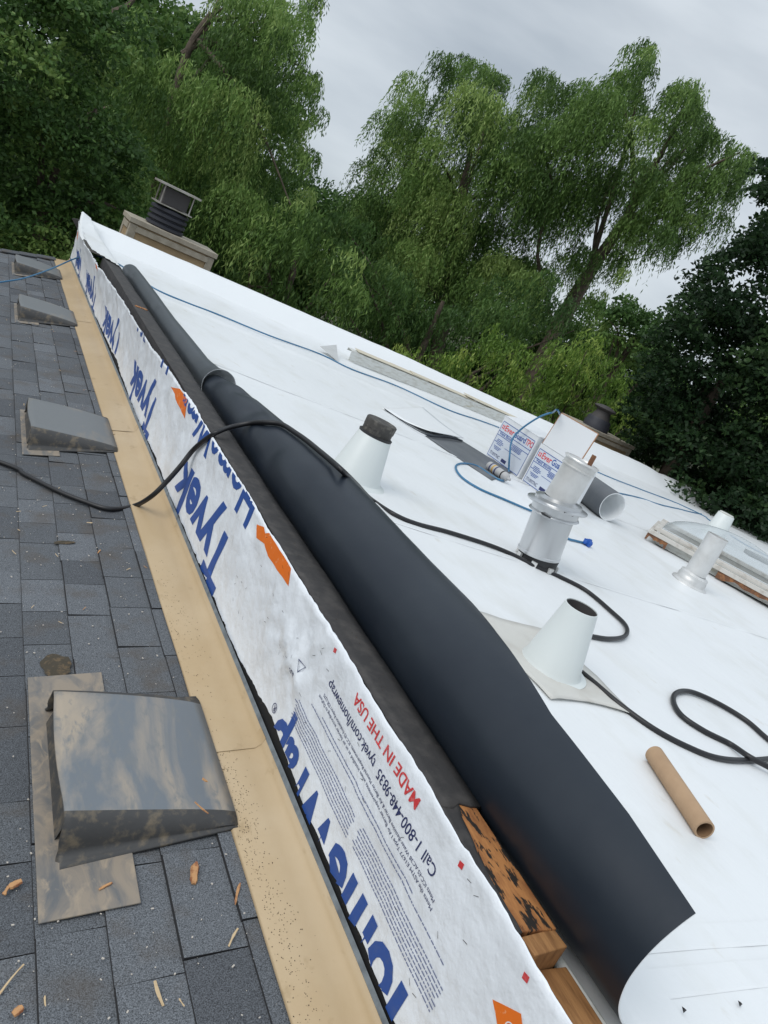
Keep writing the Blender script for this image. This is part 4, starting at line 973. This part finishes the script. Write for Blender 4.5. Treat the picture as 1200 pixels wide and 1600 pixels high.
def tree(name, label, dist, blobs, kind, material, nl=7, depth=1.4, sub=4, dens=1., leaf=1., hang=1., trunk=None, limbs=None, group=None, tr=.28):
    """blobs: (px, py, rpx) silhouettes measured in the photograph, set at a real distance with real depth"""
    cl = []; ppm = FPX/dist
    for (px, py, rp) in blobs:
        R_ = rp/ppm
        for k in range(sub):
            d = dist + random.uniform(-depth, depth); c = at(px + random.uniform(-.55, .55)*rp, py + random.uniform(-.55, .55)*rp, d)
            cl.append((np.array(c), R_*random.uniform(.36, .80), random.betavariate(.7, .8)*(.45 + .55*((k+int(px)) % 3)/2)))  # wide random clump tones put lit tops and dark hollows into leaf colour
    arr = (willow(cl, 1, dens, hang, leaf) if kind == 'willow' else broad(cl, dens, leaf))
    cen = np.mean([c for c, _, _ in cl], 0)
    base = Vector(at(*trunk[0], dist)) if trunk else Vector((cen[0], cen[1], -6.2)); base.z = -6.2
    r = empty(name, (base.x, base.y, -6.2), label, 'tree', group)
    C = arr[0] - np.array([base.x, base.y, -6.2])
    leafmesh('crown', C, *arr[1:5], arr[5], material, r)
    mb = MB(); off = Vector((base.x, base.y, -6.2))
    tp = [Vector((0, 0, 0))] + [Vector(at(x, y, dist)) - off for x, y in (trunk[1:] if trunk else [])]
    if not trunk: tp.append(Vector(cen)-off)
    if len(tp) == 2: tp.insert(1, tp[0].lerp(tp[1], .5)+Vector((.15, .1, 0)))
    Q = catmull(tp, 6); mb.tube(Q, [tr*(1-.75*i/(len(Q)-1)) for i in range(len(Q))], 10)
    for i in range(nl):
        s_ = Q[int(len(Q)*random.uniform(.35, .85))]; c = Vector(random.choice(cl)[0]) - off; mid = s_.lerp(c, .5) + Vector((0, 0, .35))
        L = catmull([s_, mid, c], 5); mb.tube(L, [tr*.32*(1-.85*k/(len(L)-1)) for k in range(len(L))], 7)
    for lm in (limbs or []):
        L = catmull([Vector(at(x, y, dist)) - off for x, y in lm], 5); mb.tube(L, [.075*(1-.7*k/(len(L)-1)) for k in range(len(L))], 7)
    mb.build('trunk', M['bark'], r, smooth=True)
    return r
random.seed(21)
G = 'willow trees beyond the roof'
# big leaning willow, centre right: two leaders
tree('willow_tree', 'large wind-swept weeping willow against the sky, centre right, with a leaning trunk', 27,
 [(1000,110,40),(960,150,50),(985,190,55),(905,150,45),(930,215,60),(860,150,45),(870,215,60),(1075,170,42),(1060,230,60),(1110,215,45),(1150,250,38),(1110,290,55),(1050,310,60),(1000,280,60),(940,300,60),(985,370,50),(880,300,60),(1050,370,32),(1100,335,38),(965,420,34),(900,400,42),(830,280,60),(935,475,30),(1165,262,22),(1140,300,22),(1010,72,18),(1000,95,25)],
 'willow', M['lf_willow'], depth=2.6, sub=4, dens=1.9, leaf=1.0, hang=1.25, trunk=[(830,600),(868,520),(925,420),(985,330),(1010,260)], limbs=[[(925,420),(935,340),(960,270)],[(868,520),(840,400),(862,300),(850,240)],[(985,330),(1040,270),(1080,220)]], group=G, tr=.34)
tree('willow_tree', 'weeping willow with an airy top, left half of the centre clump', 28,
 [(735,120,40),(700,110,25),(770,115,35),(635,150,35),(625,200,45),(660,240,55),(720,190,60),(780,190,60),(600,260,45),(640,310,60),(590,320,40),(700,290,65),(760,280,65),(820,350,60),(750,370,65),(680,380,60),(620,390,60),(570,330,30),(810,430,55),(740,450,60),(820,230,50)],
 'willow', M['lf_willow'], depth=2.6, sub=4, dens=1.9, leaf=1.0, hang=1.2, trunk=[(680,640),(690,520),(705,430),(715,330),(740,220)], limbs=[[(650,330),(655,280),(640,200)],[(700,480),(650,420),(648,370)]], group=G, tr=.3)
# tall willow at left, limbs against the sky
tree('willow_tree', 'tall weeping willow at upper left, cut by the top of the frame', 20,
 [(400,20,55),(450,20,45),(480,0,30),(360,10,45),(420,80,60),(450,60,35),(370,80,50),(460,145,40),(485,130,22),(495,180,20),(470,200,42),(410,150,60),(480,250,30),(440,260,50),(380,240,60),(350,180,60),(300,200,60),(320,280,60),(260,230,60),(400,330,60),(455,330,45),(340,350,60),(270,310,60),(240,150,50),(280,130,40),(340,120,35),(230,90,45),(210,40,45),(200,180,50)],
 'willow', M['lf_willow'], depth=2.2, sub=4, dens=1.9, leaf=.85, hang=1.25, trunk=[(230,620),(225,400),(250,250),(290,90),(330,20)], limbs=[[(285,85),(315,60),(330,28),(345,-10)],[(310,62),(335,66),(350,82)],[(335,30),(372,28)],[(120,190),(150,175),(175,165)],[(175,20),(200,8),(215,-8)]], group=G, tr=.2)
# mid-height willows between
tree('willow_tree', 'round-topped drooping willow behind the left chimney', 18,
 [(410,400,45),(450,380,45),(430,460,50),(480,360,45),(380,430,40),(500,420,50),(470,500,50),(540,470,50),(400,360,40),(530,400,45)], 'willow', M['lf_willow'], depth=1.2, sub=5, dens=1.1, hang=1.0, group=G, tr=.2)
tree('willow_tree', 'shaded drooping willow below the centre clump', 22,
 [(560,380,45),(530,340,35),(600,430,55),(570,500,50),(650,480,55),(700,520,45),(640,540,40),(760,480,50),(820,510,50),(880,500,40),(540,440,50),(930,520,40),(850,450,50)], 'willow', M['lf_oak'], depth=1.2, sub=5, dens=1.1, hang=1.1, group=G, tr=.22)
tree('willow_tree', 'bright green low willow directly behind the far parapet', 16,
 [(640,570,30),(690,580,35),(735,560,40),(775,590,45),(770,540,35),(810,560,35),(720,610,40),(820,620,45),(790,640,40),(850,650,40),(660,600,35),(620,560,22)], 'willow', M['lf_bright'], depth=.8, sub=5, dens=1.25, hang=.9, leaf=.8, group=G, tr=.15)
tree('willow_tree', 'bright green low willow beside the right chimney', 17,
 [(880,560,40),(910,590,45),(880,620,45),(930,550,35),(940,620,40),(850,590,40),(970,590,30),(960,650,35),(900,660,40)], 'willow', M['lf_bright'], depth=.8, sub=5, dens=1.25, hang=.9, leaf=.8, group=G, tr=.15)
tree('shrub_tree', 'olive green shrubby tree between the willows and the dark evergreen', 21,
 [(960,500,35),(990,510,40),(1000,560,45),(940,540,35),(1020,600,35),(970,480,22),(1010,530,30)], 'broad', M['lf_oak'], depth=1., sub=5, dens=2.2, leaf=.7, group=None, tr=.15)
# left dense broadleaf
tree('broadleaf_tree', 'dense dark broadleaf tree filling the upper left corner', 15,
 [(30,30,70),(100,20,70),(160,60,60),(60,110,70),(130,130,65),(20,180,70),(90,210,70),(160,220,60),(40,280,70),(120,300,65),(180,310,50),(60,350,60),(10,370,60),(130,370,50),(190,260,45),(200,370,45),(-60,100,90),(-60,250,90),(-40,380,70),(220,420,45),(80,420,50)],
 'broad', M['lf_oak'], nl=3, depth=1.4, sub=6, dens=3.0, leaf=.55, limbs=[[(110,215),(140,190),(150,170)]], tr=.28)
# right dark evergreen
tree('evergreen_tree', 'very dark dense evergreen at the right edge', 15,
 [(1195,270,22),(1190,310,25),(1200,350,35),(1170,400,40),(1120,430,35),(1190,430,60),(1080,460,35),(1130,490,60),(1200,520,70),(1060,510,40),(1040,560,40),(1100,570,65),(1170,610,70),(1040,620,50),(1100,660,60),(1180,700,70),(1020,660,40),(1060,700,50),(1130,740,60),(1230,620,80),(1230,760,70),(990,640,25),(1010,700,40),(1080,780,60),(1180,800,70),(1260,840,80),(1150,840,60)],
 'broad', M['lf_dark'], nl=2, depth=1.3, sub=9, dens=2.8, leaf=.6, tr=.3)
# backing woodland
def wood():
    cl = []
    for i in range(170):
        px = random.uniform(-500, 1600); hy = 144+.488*(px-3); py = hy + random.uniform(-70, 260); d = random.uniform(31, 37)
        cl.append((np.array(at(px, py, d)), random.uniform(1.5, 2.5), random.uniform(0, .7)))
    for i in range(70):
        px = random.uniform(-500, 260); py = random.uniform(-60, 420); cl.append((np.array(at(px, py, random.uniform(24, 29))), random.uniform(1.4, 2.2), random.uniform(0, .6)))
    for i in range(60):
        px = random.uniform(180, 385); py = random.uniform(90, 420); cl.append((np.array(at(px, py, random.uniform(25, 29))), random.uniform(1.0, 1.7), random.uniform(0, .6)))
    arr = broad(cl, 2.6, 1.05)
    o = leafmesh('woodland', arr[0], *arr[1:5], arr[5], M['lf_oak'], None); tag(o, 'dark wood massed far behind the nearer trees', 'woodland', kind='stuff')
wood()
bpy.context.view_layer.update()
